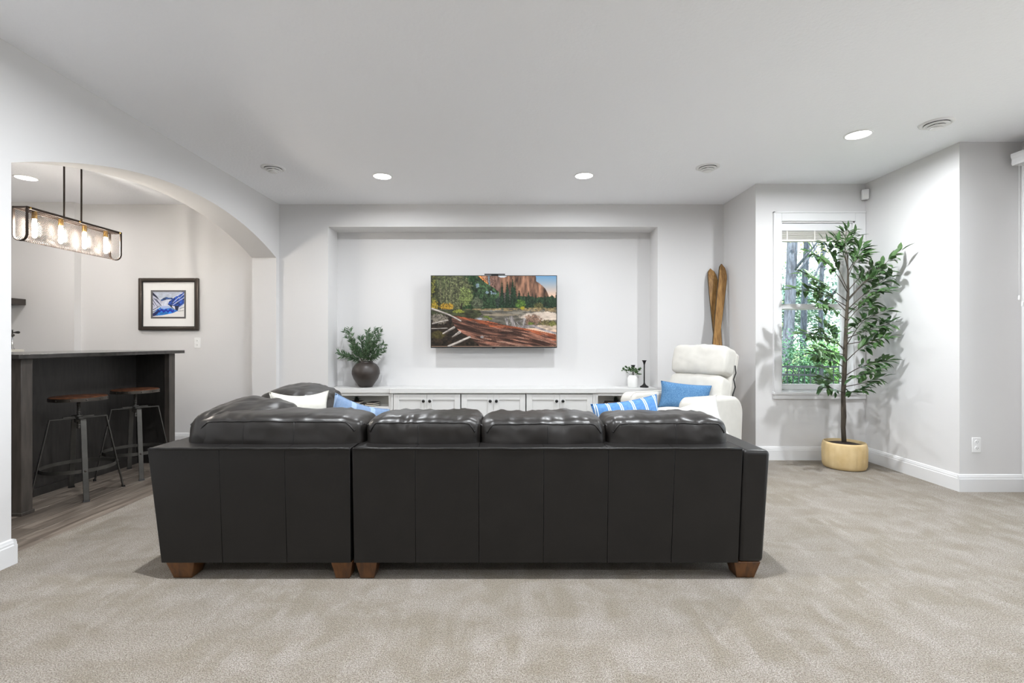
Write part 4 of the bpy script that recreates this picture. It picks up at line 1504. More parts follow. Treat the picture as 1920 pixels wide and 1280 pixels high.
def paint_mountains():
    C = Canvas(302, 802, 316, 716, 4)
    x, y = C.x, C.y
    C.c[:] = (206, 212, 224)
    C.paint((y < 420).astype(float), C.shade((186, 194, 208), fbm(x * .03, y * .05, 2), 0.12))
    C.paint(C.poly([(425, 445), (470, 415), (520, 396), (560, 412), (610, 408), (640, 440), (560, 450), (500, 470), (440, 470)]), C.shade((52, 82, 134), fbm(x * .05, y * .05, 3), 0.6))
    C.paint(C.poly([(430, 470), (520, 440), (600, 440), (580, 540), (420, 540)]), C.shade((214, 218, 232), fbm(x * .05, y * .03, 4), 0.12))
    # left slope
    C.paint(C.poly([(302, 316), (330, 335), (445, 480), (430, 540), (302, 620)]), C.shade((196, 198, 216), fbm((x + y) * .03, (x - y) * .08, 5), 0.25))
    C.paint(C.poly([(302, 322), (360, 380), (445, 490), (400, 440), (302, 370)]), (30, 38, 66))
    for pts in ([(302, 440), (380, 560)], [(320, 420), (420, 520)], [(302, 500), (330, 540)], [(350, 430), (440, 540)], [(310, 600), (420, 540)], [(302, 640), (390, 590)]):
        C.paint(C.stroke(pts, 5, 3), (40, 46, 78))
    # right slope
    C.paint(C.poly([(802, 316), (760, 322), (560, 470), (540, 520), (620, 560), (720, 560), (802, 500)]), C.shade((34, 72, 156), fbm((x - y) * .02, (x + y) * .07, 6), 0.8))
    for pts in ([(780, 330), (620, 410)], [(802, 405), (640, 510)], [(760, 330), (690, 385)], [(720, 400), (620, 490)], [(700, 470), (600, 540)], [(802, 345), (720, 420)]):
        C.paint(C.stroke(pts, 5, 3), (226, 228, 240))
    C.paint(C.poly([(545, 510), (640, 540), (720, 540), (700, 620), (650, 600), (590, 560)]), (26, 34, 64))
    C.paint(C.poly([(600, 540), (650, 545), (660, 600), (620, 570)]), (224, 222, 230))
    # lake
    C.paint(C.poly([(302, 700), (330, 640), (420, 560), (560, 550), (640, 600), (720, 625), (600, 660), (450, 690), (340, 700)]), C.shade((44, 128, 216), fbm(x * .03, y * .05, 7), 0.35))
    zig = 600 + 34 * np.abs(((x / 34.0) % 2) - 1)
    C.paint(((y > 555) & (y < zig + 20) & (x > 370) & (x < 640)).astype(float) * (y > zig - 20), (28, 44, 168))
    C.paint(C.poly([(420, 545), (560, 540), (600, 570), (480, 590), (430, 580)]), (178, 192, 232), 0.9)
    C.paint(C.poly([(302, 660), (400, 600), (420, 620), (340, 700), (302, 716)]), (26, 36, 92))
    # snow foreground
    C.paint(C.poly([(302, 706), (450, 692), (620, 658), (740, 600), (802, 510), (802, 716), (302, 716)]), (232, 230, 228))
    C.paint(C.stroke([(730, 585), (800, 560)], 3), (60, 66, 80))
    C.paint(C.stroke([(700, 625), (790, 618)], 2.5), (60, 66, 80))
    return C


# ------------------------------------------------------------------ television
TVY = 5.72
ta, tb_ = px(807.5, 516, TVY), px(1044.5, 652, TVY)
tv = thing('television', 'wall mounted flat television showing a river valley with a fallen log', 'television', ((ta.x + tb_.x) / 2, TVY, tb_.z))
tw, th = (tb_.x - ta.x) / 2, ta.z - tb_.z
MB().box(-tw, tw, 0.0, 0.028, 0, th).build('casing', M_TVBODY, tv, bevel=0.003)
MB().box(-tw * 0.72, tw * 0.72, 0.028, 0.055, th * 0.08, th * 0.7).build('rear_housing', M_TVBODY, tv, bevel=0.01)
paint_valley().mesh('screen', M_SCREEN, tv, -tw + 0.008, tw - 0.008, -0.0012, 0.016, th - 0.008)
MB().box(-0.018, 0.018, -0.003, 0.006, -0.006, 0.003).build('sensor_tab', M_TVBODY, tv)
MB().box(-0.11, 0.13, 0.004, 0.022, th + 0.006, th + 0.019).build('camera_bar', M_TVBODY, tv, bevel=0.002)
MB().box(-0.03, 0.05, 0.008, 0.018, th - 0.002, th + 0.008).build('camera_bar_foot', M_TVBODY, tv)
mb = MB()
mb.box(-0.25, 0.25, 0.055, 0.07, th * 0.25, th * 0.55)
mb.box(-0.05, 0.05, 0.07, 0.150, th * 0.32, th * 0.46)
mb.box(-0.2, 0.2, 0.150, 0.1635, th * 0.2, th * 0.6)
mb.build('wall_mount', M_BLACK, tv)

# ------------------------------------------------------------------ framed picture in the bar
a, b = px(259, 521, YB - 0.03), px(371.5, 619, YB - 0.03)
pic = thing('framed_picture', 'pewter framed print of blue snowy mountains on the bar wall', 'picture', ((a.x + b.x) / 2, YB - 0.001, (a.z + b.z) / 2))
w2, h2 = (b.x - a.x) / 2, (a.z - b.z) / 2
fw = 0.038
for (x0, x1, z0, z1) in ((-w2, -w2 + fw, -h2, h2), (w2 - fw, w2, -h2, h2), (-w2 + fw, w2 - fw, h2 - fw, h2), (-w2 + fw, w2 - fw, -h2, -h2 + fw)):
    MB().box(x0, x1, -0.034, 0, z0, z1).build('frame_rail', M_FRAME, pic, bevel=0.009, bseg=3)
mb = MB()
li = 0.007
x0, x1, z0, z1 = -w2 + fw, w2 - fw, -h2 + fw, h2 - fw
mb.box(x0, x0 + li, -0.026, 0, z0, z1)
mb.box(x1 - li, x1, -0.026, 0, z0, z1)
mb.box(x0, x1, -0.026, 0, z1 - li, z1)
mb.box(x0, x1, -0.026, 0, z0, z0 + li)
mb.build('frame_lip', M_FRAME2, pic)
MB().box(x0 + 0.003, x1 - 0.003, -0.012, -0.002, z0 + 0.003, z1 - 0.003).build('mat_board', M_MATBOARD, pic)
s_ = 2 * w2 / (1040 - 78)          # metres per pixel of the picture close-up
ux = lambda q: (q - 559) * s_
uz = lambda q: (513 - q) * s_
MB().box(ux(266), ux(828), -0.0135, -0.0115, uz(742), uz(288)).build('inner_mat', M_GREYMAT, pic)
mb = MB()
for q in ((268, 272, 290, 740), (822, 826, 290, 740), (268, 826, 290, 294), (268, 826, 736, 740), (288, 293, 310, 722), (808, 813, 310, 722), (288, 813, 308, 313), (288, 813, 719, 724)):
    mb.box(ux(q[0]), ux(q[1]), -0.0142, -0.0132, uz(q[3]), uz(q[2]))
mb.build('mat_line', M_FRAME2, pic)
paint_mountains().mesh('print', M_PRINT, pic, ux(298), ux(804), -0.0146, uz(716), uz(314))

# ================================================================== BAR
BX, BP = -3.235, -3.55        # outer face of the end posts, recessed front panel
BY0, BY1 = 3.287, 4.80
BT = 1.042
bar = thing('bar_counter', 'espresso wood bar counter with recessed front behind two stools', 'bar', (-3.6, 4.05, 0))


def bp_(mb, name, m, **k):
    o = mb.build(name, m, bar, **k)
    o.location = -bar.location
    return o


bp_(MB().box(-4.0, BP, BY0 + 0.08, BY1 - 0.08, 0.0, BT), 'front_panel', M_BARWOOD)
bp_(MB().box(-4.02, BX - 0.062, BY0 + 0.006, BY0 + 0.074, 0.0, BT), 'end_panel', M_BARWOOD)
bp_(MB().box(-4.02, BX - 0.044, BY1 - 0.074, BY1 - 0.006, 0.0, BT), 'end_panel', M_BARWOOD)
bp_(MB().box(BX - 0.066, BX, BY0, BY0 + 0.08, 0.0, BT), 'end_post', M_BARPOST, bevel=0.003)
bp_(MB().box(BX - 0.048, BX, BY1 - 0.08, BY1, 0.0, BT), 'end_post', M_BARPOST, bevel=0.003)
bp_(MB().box(-4.02, BX + 0.008, BY0 - 0.008, BY0 + 0.088, 0.0, 0.022), 'post_foot', M_BARPOST, bevel=0.003)
bp_(MB().box(BP, BP + 0.012, BY0 + 0.08, BY1 - 0.08, 0.0, 0.06), 'toe_strip', M_BARWOOD)
top = MB().box(-4.05, BX + 0.045, BY0 - 0.06, BY1 + 0.075, BT + 0.001, BT + 0.031).build('bar_countertop', M_BARTOP, None, bevel=0.003)
tag(top, 'dark polished countertop on the espresso bar', 'countertop')

# back counter, floating shelf and small things at the bar's far left
bc = thing('back_counter', 'low dark counter along the bar room side wall', 'counter', (-5.30, 4.6, 0))
MB().box(-0.298, 0.28, -1.4, 0.885, 0.0, 0.90).build('cabinet_body', M_BARWOOD, bc)
MB().box(-0.298, 0.31, -1.4, 0.885, 0.901, 0.931).build('counter_slab', M_BARTOP, bc)
for k_ in range(4):
    MB().box(0.281, 0.299, -1.38 + k_ * 0.565, -0.825 + k_ * 0.565, 0.1, 0.88).build('door', M_BARWOOD, bc, bevel=0.003)
sh = MB().box(-0.125, 0.125, -2.2, 0.0, 0.0, 0.066).build('floating_shelf', M_SHELF, None, bevel=0.002)
sh.location = (XBAR + 0.1255, 5.489, px(48, 572, 5.49).z)
tag(sh, 'dark floating shelf on the bar room wall above the wine opener', 'shelf')
bt = thing('bottle', 'dark slim bottle standing on the floating shelf', 'bottle', (-5.43, 5.36, sh.location.z + 0.0665))
MB().lathe([(0.030, 0.0), (0.033, 0.004), (0.033, 0.12), (0.028, 0.14), (0.012, 0.165), (0.011, 0.215), (0.013, 0.218), (0.013, 0.228), (0.010, 0.228)], 24).build('glass_body', M_TVBODY, bt, smooth=True)
MB().lathe([(0.0335, 0.03), (0.0335, 0.10)], 24, close=False).build('paper_label', M_PAGES, bt, smooth=True)
wo = thing('wine_opener', 'chrome lever wine opener with a black teardrop handle', 'wine opener', (px(23, 655, 5.2).x, 5.2, 0.9315))
zq = px(23, 655, 5.2).z - 0.9315
MB().box(-0.06, 0.062, -0.07, 0.07, 0.0, zq).build('stand_block', M_LINEN, wo, bevel=0.004)
MB().lathe([(0.022, zq), (0.020, zq + 0.01), (0.010, zq + 0.02), (0.0085, zq + 0.20), (0.014, zq + 0.205)], 20).build('column', M_CHROME, wo, smooth=True)
r = MB().lathe([(0.0, 0.0), (0.015, 0.004), (0.018, 0.018), (0.014, 0.032), (0.0, 0.036)], 20)
r.v = [(q[0], q[2] - 0.018, q[1] + zq + 0.150) for q in r.v]
r.build('gear_hub', M_IRON, wo, smooth=True)
pts, rr = [], []
for i in range(17):
    t = i / 16
    pts.append((0.006 + 0.072 * t, 0.0, zq + 0.178 + 0.002 * t))
    rr.append(0.0055 + 0.0085 * math.sin(PI * min(1, t * 0.62)) ** 2 if t < 0.8 else (0.0055 + 0.0085) * math.sqrt(max(0.02, 1 - ((t - 0.8) / 0.2) ** 2)))
MB().tube(pts, rr, 14).build('handle', M_TVBODY, wo, smooth=True)
MB().lathe([(0.0, 0.0), (0.008, 0.004), (0.008, 0.014), (0.0, 0.018)], 14, (0, 0, zq + 0.192)).build('top_knob', M_TVBODY, wo, smooth=True)
MB().tube([(0.0, -0.02, zq + 0.11), (0.012, -0.03, zq + 0.085), (0.004, -0.03, zq + 0.06)], 0.003, 8).build('wire_worm', M_CHROME, wo, smooth=True)

# ------------------------------------------------------------------ bar stools


def bar_stool():
    t = thing('bar_stool', 'x', 'stool', (0, 0, 0), 0, 'round wooden bar stools')
    zs = 0.745
    MB().lathe([(0.150, zs - 0.026), (0.170, zs - 0.024), (0.172, zs - 0.004), (0.166, zs), (0.08, zs - 0.002)], 48).build('seat', M_SEATWOOD, t, smooth=True, sharp=40)
    bd = MB().lathe([(0.1725, zs - 0.030), (0.1765, zs - 0.030), (0.1765, zs - 0.006), (0.1725, zs - 0.006)], 48, close=False).build('seat_band', M_STEEL, t, smooth=True, sharp=40)
    rv = None
    for k_ in range(12):
        a = 2 * PI * k_ / 12 + 0.1
        if rv is None:
            r = MB().lathe([(0.006, 0.0), (0.005, 0.003), (0.002, 0.0045)], 8)
            r.v = [(q[2], q[0], q[1]) for q in r.v]
            rv = r.build('rivet', M_STEEL, bd, smooth=True)
            o = rv
        else:
            o = rv.copy()
            COL.objects.link(o)
        o.location = (0.1765 * math.cos(a), 0.1765 * math.sin(a), zs - 0.019)
        o.rotation_euler = (0, 0, a)
    # threaded column
    pr = []
    for i in range(27):
        z = 0.50 + i * 0.0082
        pr.append((0.0125 if i % 2 else 0.0098, z))
    MB().lathe(pr, 18).build('screw_column', M_IRON, t, smooth=False)
    MB().lathe([(0.05, zs - 0.034), (0.06, zs - 0.027)], 24).build('mount_plate', M_IRON, t)
    MB().lathe([(0.024, 0.548), (0.026, 0.552), (0.026, 0.598), (0.024, 0.602)], 24).build('hub', M_IRON, t, smooth=True, sharp=40)
    zr = 0.215
    r_top, r_bot, z_top = 0.165, 0.272, 0.580
    for k_ in range(4):
        a = PI / 2 * k_
        c, s = math.cos(a), math.sin(a)

        def P(r, w, z):
            return (c * r - s * w, s * r + c * w, z)
        hw, tk = 0.017, 0.0045
        leg = MB().hexa([P(r_bot - tk, -hw, 0.004), P(r_bot + tk, -hw, 0.004), P(r_bot + tk, hw, 0.004), P(r_bot - tk, hw, 0.004),
                         P(r_top - tk, -hw, z_top), P(r_top + tk, -hw, z_top), P(r_top + tk, hw, z_top), P(r_top - tk, hw, z_top)]).build('leg', M_IRON, t, bevel=0.002, bseg=1)
        MB().hexa([P(r_bot - 0.008, -hw - 0.002, 0.0), P(r_bot + 0.012, -hw - 0.002, 0.0), P(r_bot + 0.012, hw + 0.002, 0.0), P(r_bot - 0.008, hw + 0.002, 0.0),
                   P(r_bot - 0.008, -hw - 0.002, 0.012), P(r_bot + 0.008, -hw - 0.002, 0.012), P(r_bot + 0.008, hw + 0.002, 0.012), P(r_bot - 0.008, hw + 0.002, 0.012)]).build('foot', M_BLACK, leg)
        MB().hexa([P(0.02, -hw, z_top - 0.004), P(r_top + tk, -hw, z_top - 0.004), P(r_top + tk, hw, z_top - 0.004), P(0.02, hw, z_top - 0.004),
                   P(0.02, -hw, z_top + 0.005), P(r_top + tk, -hw, z_top + 0.005), P(r_top + tk, hw, z_top + 0.005), P(0.02, hw, z_top + 0.005)]).build('top_bar', M_IRON, t, bevel=0.0015, bseg=1)
        MB().hexa([P(0.02, -hw * .8, z_top + 0.006), P(0.09, -hw * .8, z_top + 0.006), P(0.09, hw * .8, z_top + 0.006), P(0.02, hw * .8, z_top + 0.006),
                   P(0.02, -hw * .8, z_top + 0.015), P(0.09, -hw * .8, z_top + 0.015), P(0.09, hw * .8, z_top + 0.015), P(0.02, hw * .8, z_top + 0.015)]).build('clamp_bar', M_IRON, t)
        rl = r_bot + (r_top - r_bot) * zr / z_top
        q = MB().lathe([(0.008, 0.0), (0.007, 0.003), (0.003, 0.006)], 10)
        q.v = [P(rl + 0.004 + v_[2], v_[0], zr + v_[1]) for v_ in q.v]
        q.build('leg_bolt', M_STEEL, leg, smooth=True)
    rl = r_bot + (r_top - r_bot) * zr / z_top - 0.006
    MB().lathe([(rl - 0.005, zr - 0.013), (rl, zr - 0.013), (rl, zr + 0.013), (rl - 0.005, zr + 0.013), (rl - 0.005, zr - 0.013)], 48, close=False).build('foot_ring', M_IRON, t, smooth=True, sharp=40)
    return t


st1 = bar_stool()
st1.location = (-3.265, 3.76, 0)
st1.rotation_euler = (0, 0, RD(-40))
st1['label'] = 'round wooden bar stool on dark metal legs, nearest the arch jamb'
st2 = copy_tree(st1)
st2.location = (-3.262, 4.325, 0)
st2.rotation_euler = (0, 0, RD(-44))
st2['label'] = 'round wooden bar stool on dark metal legs, half behind the sofa'

# ------------------------------------------------------------------ linear cage pendant over the bar
PX, PY, PZ = -3.55, 4.035, 2.137
pen = thing('pendant_lamp', 'long wire mesh pendant lamp with four glowing tube bulbs', 'lamp', (PX, PY, PZ))
PLn, PWd, PHt = 0.87, 0.098, 0.247
hx, hl = PWd / 2, PLn / 2


def upt(s):
    """point (x, z) at arclength s of the U shaped cross-section, from the +x top edge round to the -x one"""
    st = PHt - hx
    if s < st:
        return hx, -s
    s -= st
    if s < PI * hx:
        a = s / hx
        return hx * math.cos(a), -st - hx * math.sin(a)
    s -= PI * hx
    return -hx, -st + s


US = 2 * (PHt - hx) + PI * hx
for s in (-1, 1):
    MB().box(s * hx - 0.006, s * hx + 0.006, -hl - 0.006, hl + 0.006, -0.014, 0.004).build('top_rail', M_BRONZE, pen, bevel=0.001)
    mb = MB()
    n = 30
    vs_, fs_ = [], []
    for i in range(n + 1):
        q = upt(US * i / n)
        q2 = upt(min(US, max(0, US * i / n)))
        nx_, nz_ = (q[0] / hx, 0) if q[1] > -(PHt - hx) else (q[0] / hx, (q[1] + PHt - hx) / hx)
        for (d, yy) in ((0.003, -0.009), (0.003, 0.009), (-0.003, 0.009), (-0.003, -0.009)):
            vs_.append((q[0] + nx_ * d, s * hl + yy, q[1] + nz_ * d))
    for i in range(n):
        for k_ in range(4):
            k2 = (k_ + 1) % 4
            fs_.append((i * 4 + k_, i * 4 + k2, (i + 1) * 4 + k2, (i + 1) * 4 + k_))
    MB().add(vs_, fs_).build('end_hoop', M_BRONZE, pen)
    MB().box(-hx, hx, s * hl - 0.008, s * hl + 0.008, -0.012, 0.002).build('end_bar', M_BRONZE, pen)
    for sx in (-1, 1):
        r = MB().lathe([(0.008, 0.0), (0.007, 0.006), (0.003, 0.009)], 12)
        r.v = [(sx * (hx + 0.006 + q[2]), s * (hl - 0.018) + q[0], q[1] - 0.005) for q in r.v]
        r.build('brass_nut', M_BRASS, pen, smooth=True)
for sx in (-1, 1):
    r = MB().lathe([(0.008, 0.0), (0.007, 0.006), (0.003, 0.009)], 12)
    r.v = [(sx * (hx + 0.006 + q[2]), q[0], q[1] - 0.005) for q in r.v]
    r.build('brass_nut', M_BRASS, pen, smooth=True)
MB().box(-0.010, 0.010, -hl, hl, -0.012, 0.000).build('center_bar', M_BRONZE, pen)
for yy in (-0.08, 0.08):
    MB().box(-hx, hx, yy - 0.008, yy + 0.008, -0.010, 0.002).build('cross_bar', M_BRONZE, pen)
    MB().tube([(0, yy, 0.0), (0, yy, H - PZ - 0.02)], 0.0062, 12).build('rod', M_BRONZE, pen, smooth=True)
MB().box(-0.06, 0.06, -0.17, 0.17, H - PZ - 0.022, H - PZ - 0.0005).build('canopy', M_BRONZE, pen, bevel=0.003)
for k_ in range(4):
    yy = -0.327 + k_ * 0.218
    sk = MB().lathe([(0.016, -0.064), (0.0165, -0.060), (0.0165, -0.014), (0.012, -0.008)], 20, (0, yy, 0)).build('socket', M_BRASS, pen, smooth=True, sharp=40)
    bu = MB().lathe([(0.002, -0.205), (0.010, -0.202), (0.0145, -0.192), (0.015, -0.10), (0.012, -0.075), (0.010, -0.064)], 20, (0, yy, 0)).build('bulb', M_BULB, sk, smooth=True)
# diamond wire mesh wrapped round the U
mb = MB()
step = 0.0140
slope = 1.0
for sgn in (-1, 1):
    o0 = -US
    k_ = -int(US / step) - 2
    while k_ * step < PLn + US:
        pts = []
        n = 26
        for i in range(n + 1):
            s = US * i / n
            yy = k_ * step + (s * slope if sgn > 0 else (US - s) * slope) - US * 0.0
            if 0 <= yy <= PLn:
                q = upt(s)
                pts.append((q[0], yy - hl, q[1]))
        if len(pts) > 1:
            mb.tube(pts, 0.0008, 3, caps=False)
        k_ += 1
tag(mb.build('wire_mesh', M_BRONZE, pen), kind='stuff')

# ================================================================== POTTED TREE
TY = 4.565
tr = thing('potted_tree', 'tall leafy artificial tree in a fluted honey coloured pot', 'tree', (px(1583, 860, TY).x, TY, 0))
TO = tr.location


def flute(an, r, z):
    return r * (1 + 0.034 * abs(math.cos(an * 9)) ** 0.6 - 0.020) if 0.012 < z < 0.215 and r > 0.16 else r


PR = 0.178
MB().lathe([(PR - 0.030, 0.0), (PR - 0.012, 0.006), (PR - 0.004, 0.03), (PR, 0.10), (PR, 0.19), (PR - 0.004, 0.222), (PR - 0.010, 0.237), (PR - 0.018, 0.239), (PR - 0.024, 0.230), (PR - 0.026, 0.19)],
           132, mod=flute).build('pot', M_POT, tr, smooth=True, sharp=60)
MB().lathe([(PR - 0.0255, 0.212), (0.10, 0.224), (0.03, 0.232), (0.005, 0.233)], 40, close=False).build('soil', M_SOIL, tr, smooth=True)


def tp(x, y, dy=0.0):
    Y = TY + dy
    if x > 1583:
        Y = min(Y, 3.435 * F / (x - 955.0))
    Y = min(Y, YW - 0.07)
    return px(x, y, Y) - TO


tk = [tp(1583, 838), tp(1581, 800), tp(1582, 780), tp(1581, 740), tp(1583, 700), tp(1585, 650), tp(1587, 600), tp(1590, 550), tp(1590, 510), tp(1588, 470)]
MB().tube(tk, [0.021, 0.0195, 0.0215, 0.0185, 0.0195, 0.0165, 0.0145, 0.0115, 0.008, 0.004], 12).build('trunk', M_TRUNK, tr, smooth=True)
# one leaf mesh shared by all the single leaves: pointed, folded along its rib, slightly drooping
lv = []
for t, w in ((0.0, 0.0), (0.18, 0.55), (0.42, 1.0), (0.68, 0.78), (1.0, 0.0)):
    lv.append((t, w))
LV = MB()
vv = []
for t, w in lv:
    dz = -0.16 * t * t
    vv += [(-w * 0.17, t, dz + 0.05 * w), (0, t, dz), (w * 0.17, t, dz + 0.05 * w)]
ff = []
for i in range(len(lv) - 1):
    b_ = i * 3
    ff += [(b_, b_ + 1, b_ + 4, b_ + 3), (b_ + 1, b_ + 2, b_ + 5, b_ + 4)]
LV.add(vv, ff)
leaf_proto = None
rnd = random.Random(21)
branches = [  # origin on the trunk (x, y), tip (x, y), depth of the tip from the trunk, number of leaves
    (1589, 505, 1588, 432, 0.02, 18), (1589, 500, 1566, 447, -0.10, 16), (1589, 510, 1612, 462, -0.05, 16), (1590, 520, 1622, 478, -0.15, 14), (1590, 520, 1600, 440, 0.10, 16),
    (1590, 545, 1545, 452, 0.05, 14), (1590, 550, 1517, 470, -0.10, 16), (1589, 565, 1508, 512, -0.22, 18), (1589, 575, 1488, 542, -0.15, 14), (1588, 585, 1530, 540, 0.10, 16), (1588, 600, 1530, 566, -0.25, 14),
    (1590, 545, 1640, 500, 0.02, 16), (1590, 560, 1685, 474, -0.30, 16), (1589, 565, 1660, 508, -0.18, 18), (1589, 580, 1672, 515, -0.10, 16), (1588, 590, 1655, 545, -0.28, 18), (1587, 605, 1640, 565, 0.02, 14),
    (1587, 620, 1660, 582, -0.12, 16), (1586, 635, 1668, 606, -0.20, 16), (1586, 645, 1655, 628, -0.02, 16), (1586, 650, 1620, 600, -0.35, 16),
    (1586, 655, 1508, 624, -0.12, 18), (1585, 665, 1530, 650, -0.28, 14), (1585, 660, 1545, 610, 0.12, 14), (1584, 680, 1662, 632, -0.25, 14),
    (1584, 690, 1526, 664, -0.08, 16), (1584, 700, 1545, 690, -0.30, 12), (1584, 705, 1664, 676, -0.14, 18), (1583, 715, 1645, 690, -0.35, 14),
    (1583, 725, 1650, 708, -0.10, 14), (1582, 735, 1538, 718, -0.10, 14), (1582, 738, 1622, 728, -0.22, 12), (1583, 715, 1540, 706, 0.08, 10)]
n_obj = 0
rest = MB()
for (ox, oy, tx, ty, dy, nl) in branches:
    a_, b_ = tp(ox, oy), tp(tx, ty, dy)
    bend = Vector((rnd.uniform(-0.02, 0.02), rnd.uniform(-0.03, 0.03), rnd.uniform(0.01, 0.05) * (1 if ty < oy - 25 else -0.3)))
    pts = [a_.lerp(b_, i / 10) + bend * math.sin(PI * i / 10) for i in range(11)]
    br = MB().tube(pts, [0.0045 * (1 - 0.75 * i / 10) for i in range(11)], 6).build('branch', M_TRUNK, tr, smooth=True)
    nn = int(nl * 2.0)
    for k_ in range(nn):
        t = 0.34 + 0.66 * (k_ + 0.5) / nn
        i = min(9, int(t * 10))
        p = pts[i].lerp(pts[i + 1], t * 10 - i)
        ax = (pts[i + 1] - pts[i]).normalized()
        sd = ax.cross(Vector((0, -0.55, 0.83)))
        if sd.length < 1e-3:
            sd = Vector((1, 0, 0))
        sd.normalize()
        side = 1 if k_ % 2 else -1
        d = (ax * rnd.uniform(0.35, 0.9) + sd * side * rnd.uniform(0.5, 1.0) + Vector((rnd.uniform(-.4, .4), rnd.uniform(-.5, .4), rnd.uniform(-.5, .3)))).normalized()
        if k_ == nn - 1:
            d = ax
        # short twig between branch and leaf
        p = p + d * rnd.uniform(0.0, 0.035)
        up = (Vector((rnd.uniform(-.5, .5), rnd.uniform(-.8, 0), 1)) - d * d.z).normalized()
        xa = d.cross(up).normalized()
        za = xa.cross(d).normalized()
        sc = rnd.uniform(0.072, 0.118)
        tipw = p + d * sc + TO
        if tipw.x > XB - 0.012 or tipw.y > YW - 0.03 or (p + TO).x > XB - 0.012:
            d = Vector((-abs(d.x) * 0.6, -abs(d.y) - 0.2, d.z)).normalized()
            xa = d.cross(Vector((0.1, 0.1, 1))).normalized()
            za = xa.cross(d).normalized()
        mt = Matrix.Identity(4)
        for r_ in range(3):
            mt[r_][0], mt[r_][1], mt[r_][2], mt[r_][3] = xa[r_] * sc, d[r_] * sc, za[r_] * sc, p[r_]
        if n_obj < 300 and k_ % 4 != 1:
            if leaf_proto is None:
                leaf_proto = LV.build('leaf', M_LEAF, br, smooth=True)
                o = leaf_proto
            else:
                o = leaf_proto.copy()
                COL.objects.link(o)
                o.parent = br
            o.matrix_local = mt
            n_obj += 1
        else:
            rest.add([mt @ Vector(q) for q in vv], ff)
tag(rest.build('foliage', M_LEAF, tr, smooth=True), kind='stuff')

# ================================================================== OUTDOORS
lawn = MB().box(-30, 60, 6.2, 90, -0.75, -0.55).build('ground_lawn', M_LAWN)
tag(lawn, 'green lawn outside the window', 'lawn', kind='structure')
bounce_patio = MB().box(XD + 0.15, 14, -12, 6.2, -0.35, -0.02).build('ground_bounce_patio', M_BOUNCE_PATIO)  # unseen pale paving added to bounce daylight up to the ceiling
tag(bounce_patio, 'unseen pale concrete patio added to bounce daylight in at the sliding door', 'patio', kind='structure')
fe = thing('metal_fence', 'black metal picket fence outside the window', 'fence', (7.2, 10.1, -0.55), RD(-6))
for z in (1.19, 1.02, 0.15):
    MB().box(-3.2, 3.2, -0.016, 0.016, z - 0.018, z + 0.018).build('rail', M_FENCE, fe)
pk = None
for k_ in range(56):
    if pk is None:
        pk = MB().box(-0.009, 0.009, -0.009, 0.009, 0.04, 1.19).build('picket', M_FENCE, fe)
        o = pk
    else:
        o = pk.copy()
        COL.objects.link(o)
    o.location = (-3.15 + k_ * 0.1125, 0, 0)
for xx in (-3.2, -0.8, 1.6):
    MB().box(xx - 0.03, xx + 0.03, -0.03, 0.03, 0.0, 1.24).build('post', M_FENCE, fe)


def leaf_cloud(name, label, cat, loc, rx, ry, rz_, n, ls, m, seed, group, trunk=None, hollow=0.35, trunk_m=M_BARK):
    rn = random.Random(seed)
    t = thing(name, label, cat, loc, 0, group)
    mb = MB()
    blobs = [(Vector((rn.uniform(-.6, .6) * rx, rn.uniform(-.6, .6) * ry, rn.uniform(-.55, .6) * rz_)), rn.uniform(0.3, 0.6)) for _ in range(14)]
    cz = trunk if trunk else rz_
    for _ in range(n):
        c, s = rn.choice(blobs)
        d = Vector((rn.gauss(0, 1), rn.gauss(0, 1), rn.gauss(0, 1))).normalized()
        q = c + Vector((d.x * rx, d.y * ry, d.z * rz_)) * s * rn.uniform(hollow, 1.0)
        q.z = max(q.z, -cz + 0.03)
        dd = Vector((rn.uniform(-1, 1), rn.uniform(-1, 1), rn.uniform(-.7, .5)))
        leaf_quad(mb, q + Vector((0, 0, cz)), dd, Vector((rn.uniform(-.5, .5), rn.uniform(-1, .2), 1)), ls * rn.uniform(.7, 1.4), ls * 0.55 * rn.uniform(.7, 1.3))
    tag(mb.build('foliage', m, t), kind='stuff')
    if trunk:
        MB().tube([(0, 0, 0), (0.05, 0, cz * 0.5), (0, 0, cz)], [0.16, 0.13, 0.06], 10).build('trunk', trunk_m, t, smooth=True)
    else:
        mb = MB()
        for _ in range(6):
            mb.tube([(rn.uniform(-.15, .15), rn.uniform(-.1, .1), 0), (rn.uniform(-.5, .5) * rx, rn.uniform(-.3, .3) * ry, cz * rn.uniform(.8, 1.3))], [0.02, 0.008], 6)
        mb.build('stems', M_TRUNK, t, smooth=True)
    return t


for i, (x, y, rx, rz_, m, lab) in enumerate((
        (6.2, 11.6, 1.1, 0.95, M_BUSH2, 'dark green shrub behind the fence at the window edge'),
        (7.7, 11.9, 1.15, 1.22, M_BUSH, 'bright green shrub behind the fence, middle of the window'),
        (9.2, 12.2, 1.15, 1.30, M_BUSH, 'bright green shrub behind the fence, hidden by the potted tree'),
        (10.7, 12.6, 1.1, 1.0, M_BUSH2, 'dark green shrub behind the fence, farthest right'),
        (5.0, 12.2, 1.0, 0.9, M_BUSH, 'bright green shrub behind the fence, farthest left'))):
    leaf_cloud('garden_shrub', lab, 'shrub', (x, y, -0.56), rx, 0.8, rz_, 5200, 0.075, m, 40 + i, 'shrubs behind the fence')


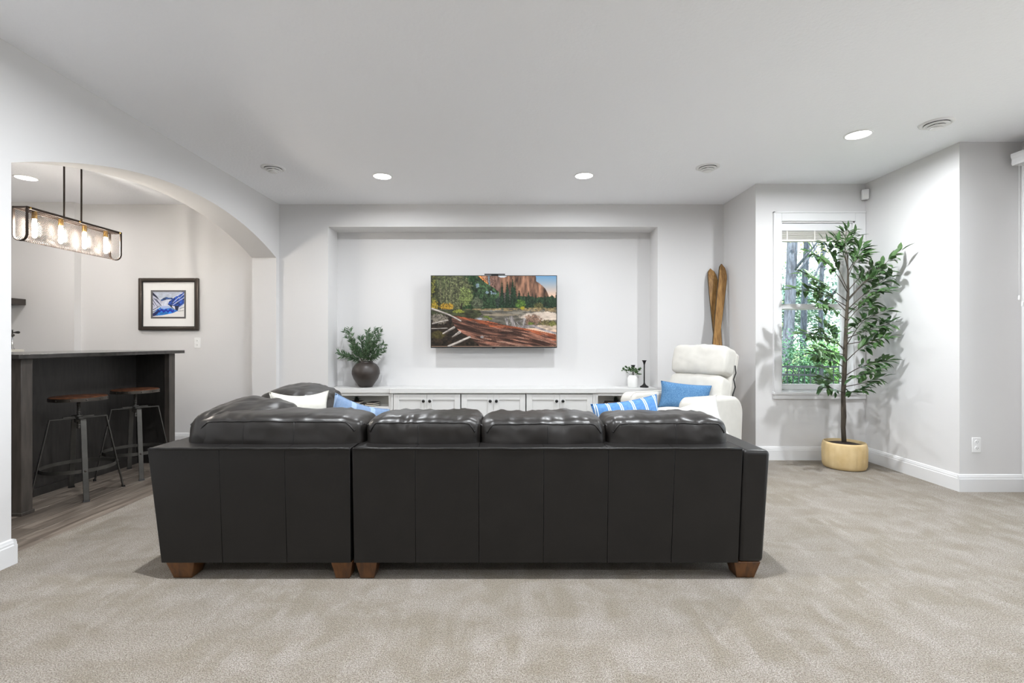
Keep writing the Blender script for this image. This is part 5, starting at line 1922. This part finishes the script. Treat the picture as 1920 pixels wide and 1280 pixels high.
def trunk_tree(label, x, y, r, lean, seed):
    t = thing('tree_trunk', label, 'tree', (x, y, -0.57), 0, 'tall trunks outside the window')
    pts, rr = [], []
    for i in range(15):
        z = i * 0.75
        pts.append((lean * z + 0.10 * math.sin(z * 0.5 + seed), 0, z))
        rr.append(r * (1.18 - 0.028 * z))
    MB().tube(pts, rr, 16).build('trunk', M_BARK, t, smooth=True)
    rn = random.Random(seed)
    for k_ in range(6):
        z = rn.uniform(3.0, 8.5)
        a = rn.uniform(0, 2 * PI)
        b0 = Vector((lean * z, 0, z))
        MB().tube([b0, b0 + Vector((math.cos(a) * 0.7, math.sin(a) * 0.7, 0.8)), b0 + Vector((math.cos(a) * 1.5, math.sin(a) * 1.4, 1.9))], [0.05, 0.03, 0.008], 7).build('branch', M_BARK, t, smooth=True)
    mb = MB()
    for _ in range(1500):
        z = rn.uniform(4.5, 11)
        q = Vector((lean * z + rn.gauss(0, 1.3), rn.gauss(0, 1.2), z))
        leaf_quad(mb, q, Vector((rn.uniform(-1, 1), rn.uniform(-1, 1), rn.uniform(-1, .5))), Vector((0, -.5, 1)), 0.11, 0.06)
    tag(mb.build('foliage', M_CROWN, t), kind='stuff')
    return t


Y1 = 15.0
trunk_tree('thick leaning tree trunk at the left of the window view', (1462 - 955) * Y1 / F, Y1, 0.135, 0.085, 1)
trunk_tree('slimmer tree trunk just right of the thick one', (1497 - 955) * 16.0 / F, 16.0, 0.085, 0.075, 2)
trunk_tree('thin distant tree trunk near the window middle', (1541 - 955) * 18.0 / F, 18.0, 0.07, 0.02, 3)
for i, (x, y, z, rx, rz_, m, n, lab) in enumerate((
        (9.2, 21, 2.6, 2.6, 2.6, M_CROWN, 3200, 'pale yellow green tree far left in the window view'),
        (12.2, 22, 3.2, 2.8, 3.0, M_CROWN2, 4600, 'blue green tree far behind the trunks'),
        (15.6, 23, 3.0, 2.8, 2.8, M_CROWN2, 3800, 'blue green tree far right behind the window frame'),
        (11.0, 26, 6.0, 3.4, 3.2, M_CROWN, 3000, 'tall pale tree above the blue green tree'),
        (6.0, 24, 3.0, 2.8, 2.8, M_CROWN, 3000, 'pale tree hidden left of the window'))):
    leaf_cloud('garden_tree', lab, 'tree', (x, y, -0.57), rx, 1.6, rz_, n, 0.17, m, 60 + i, 'distant garden trees', trunk=z)
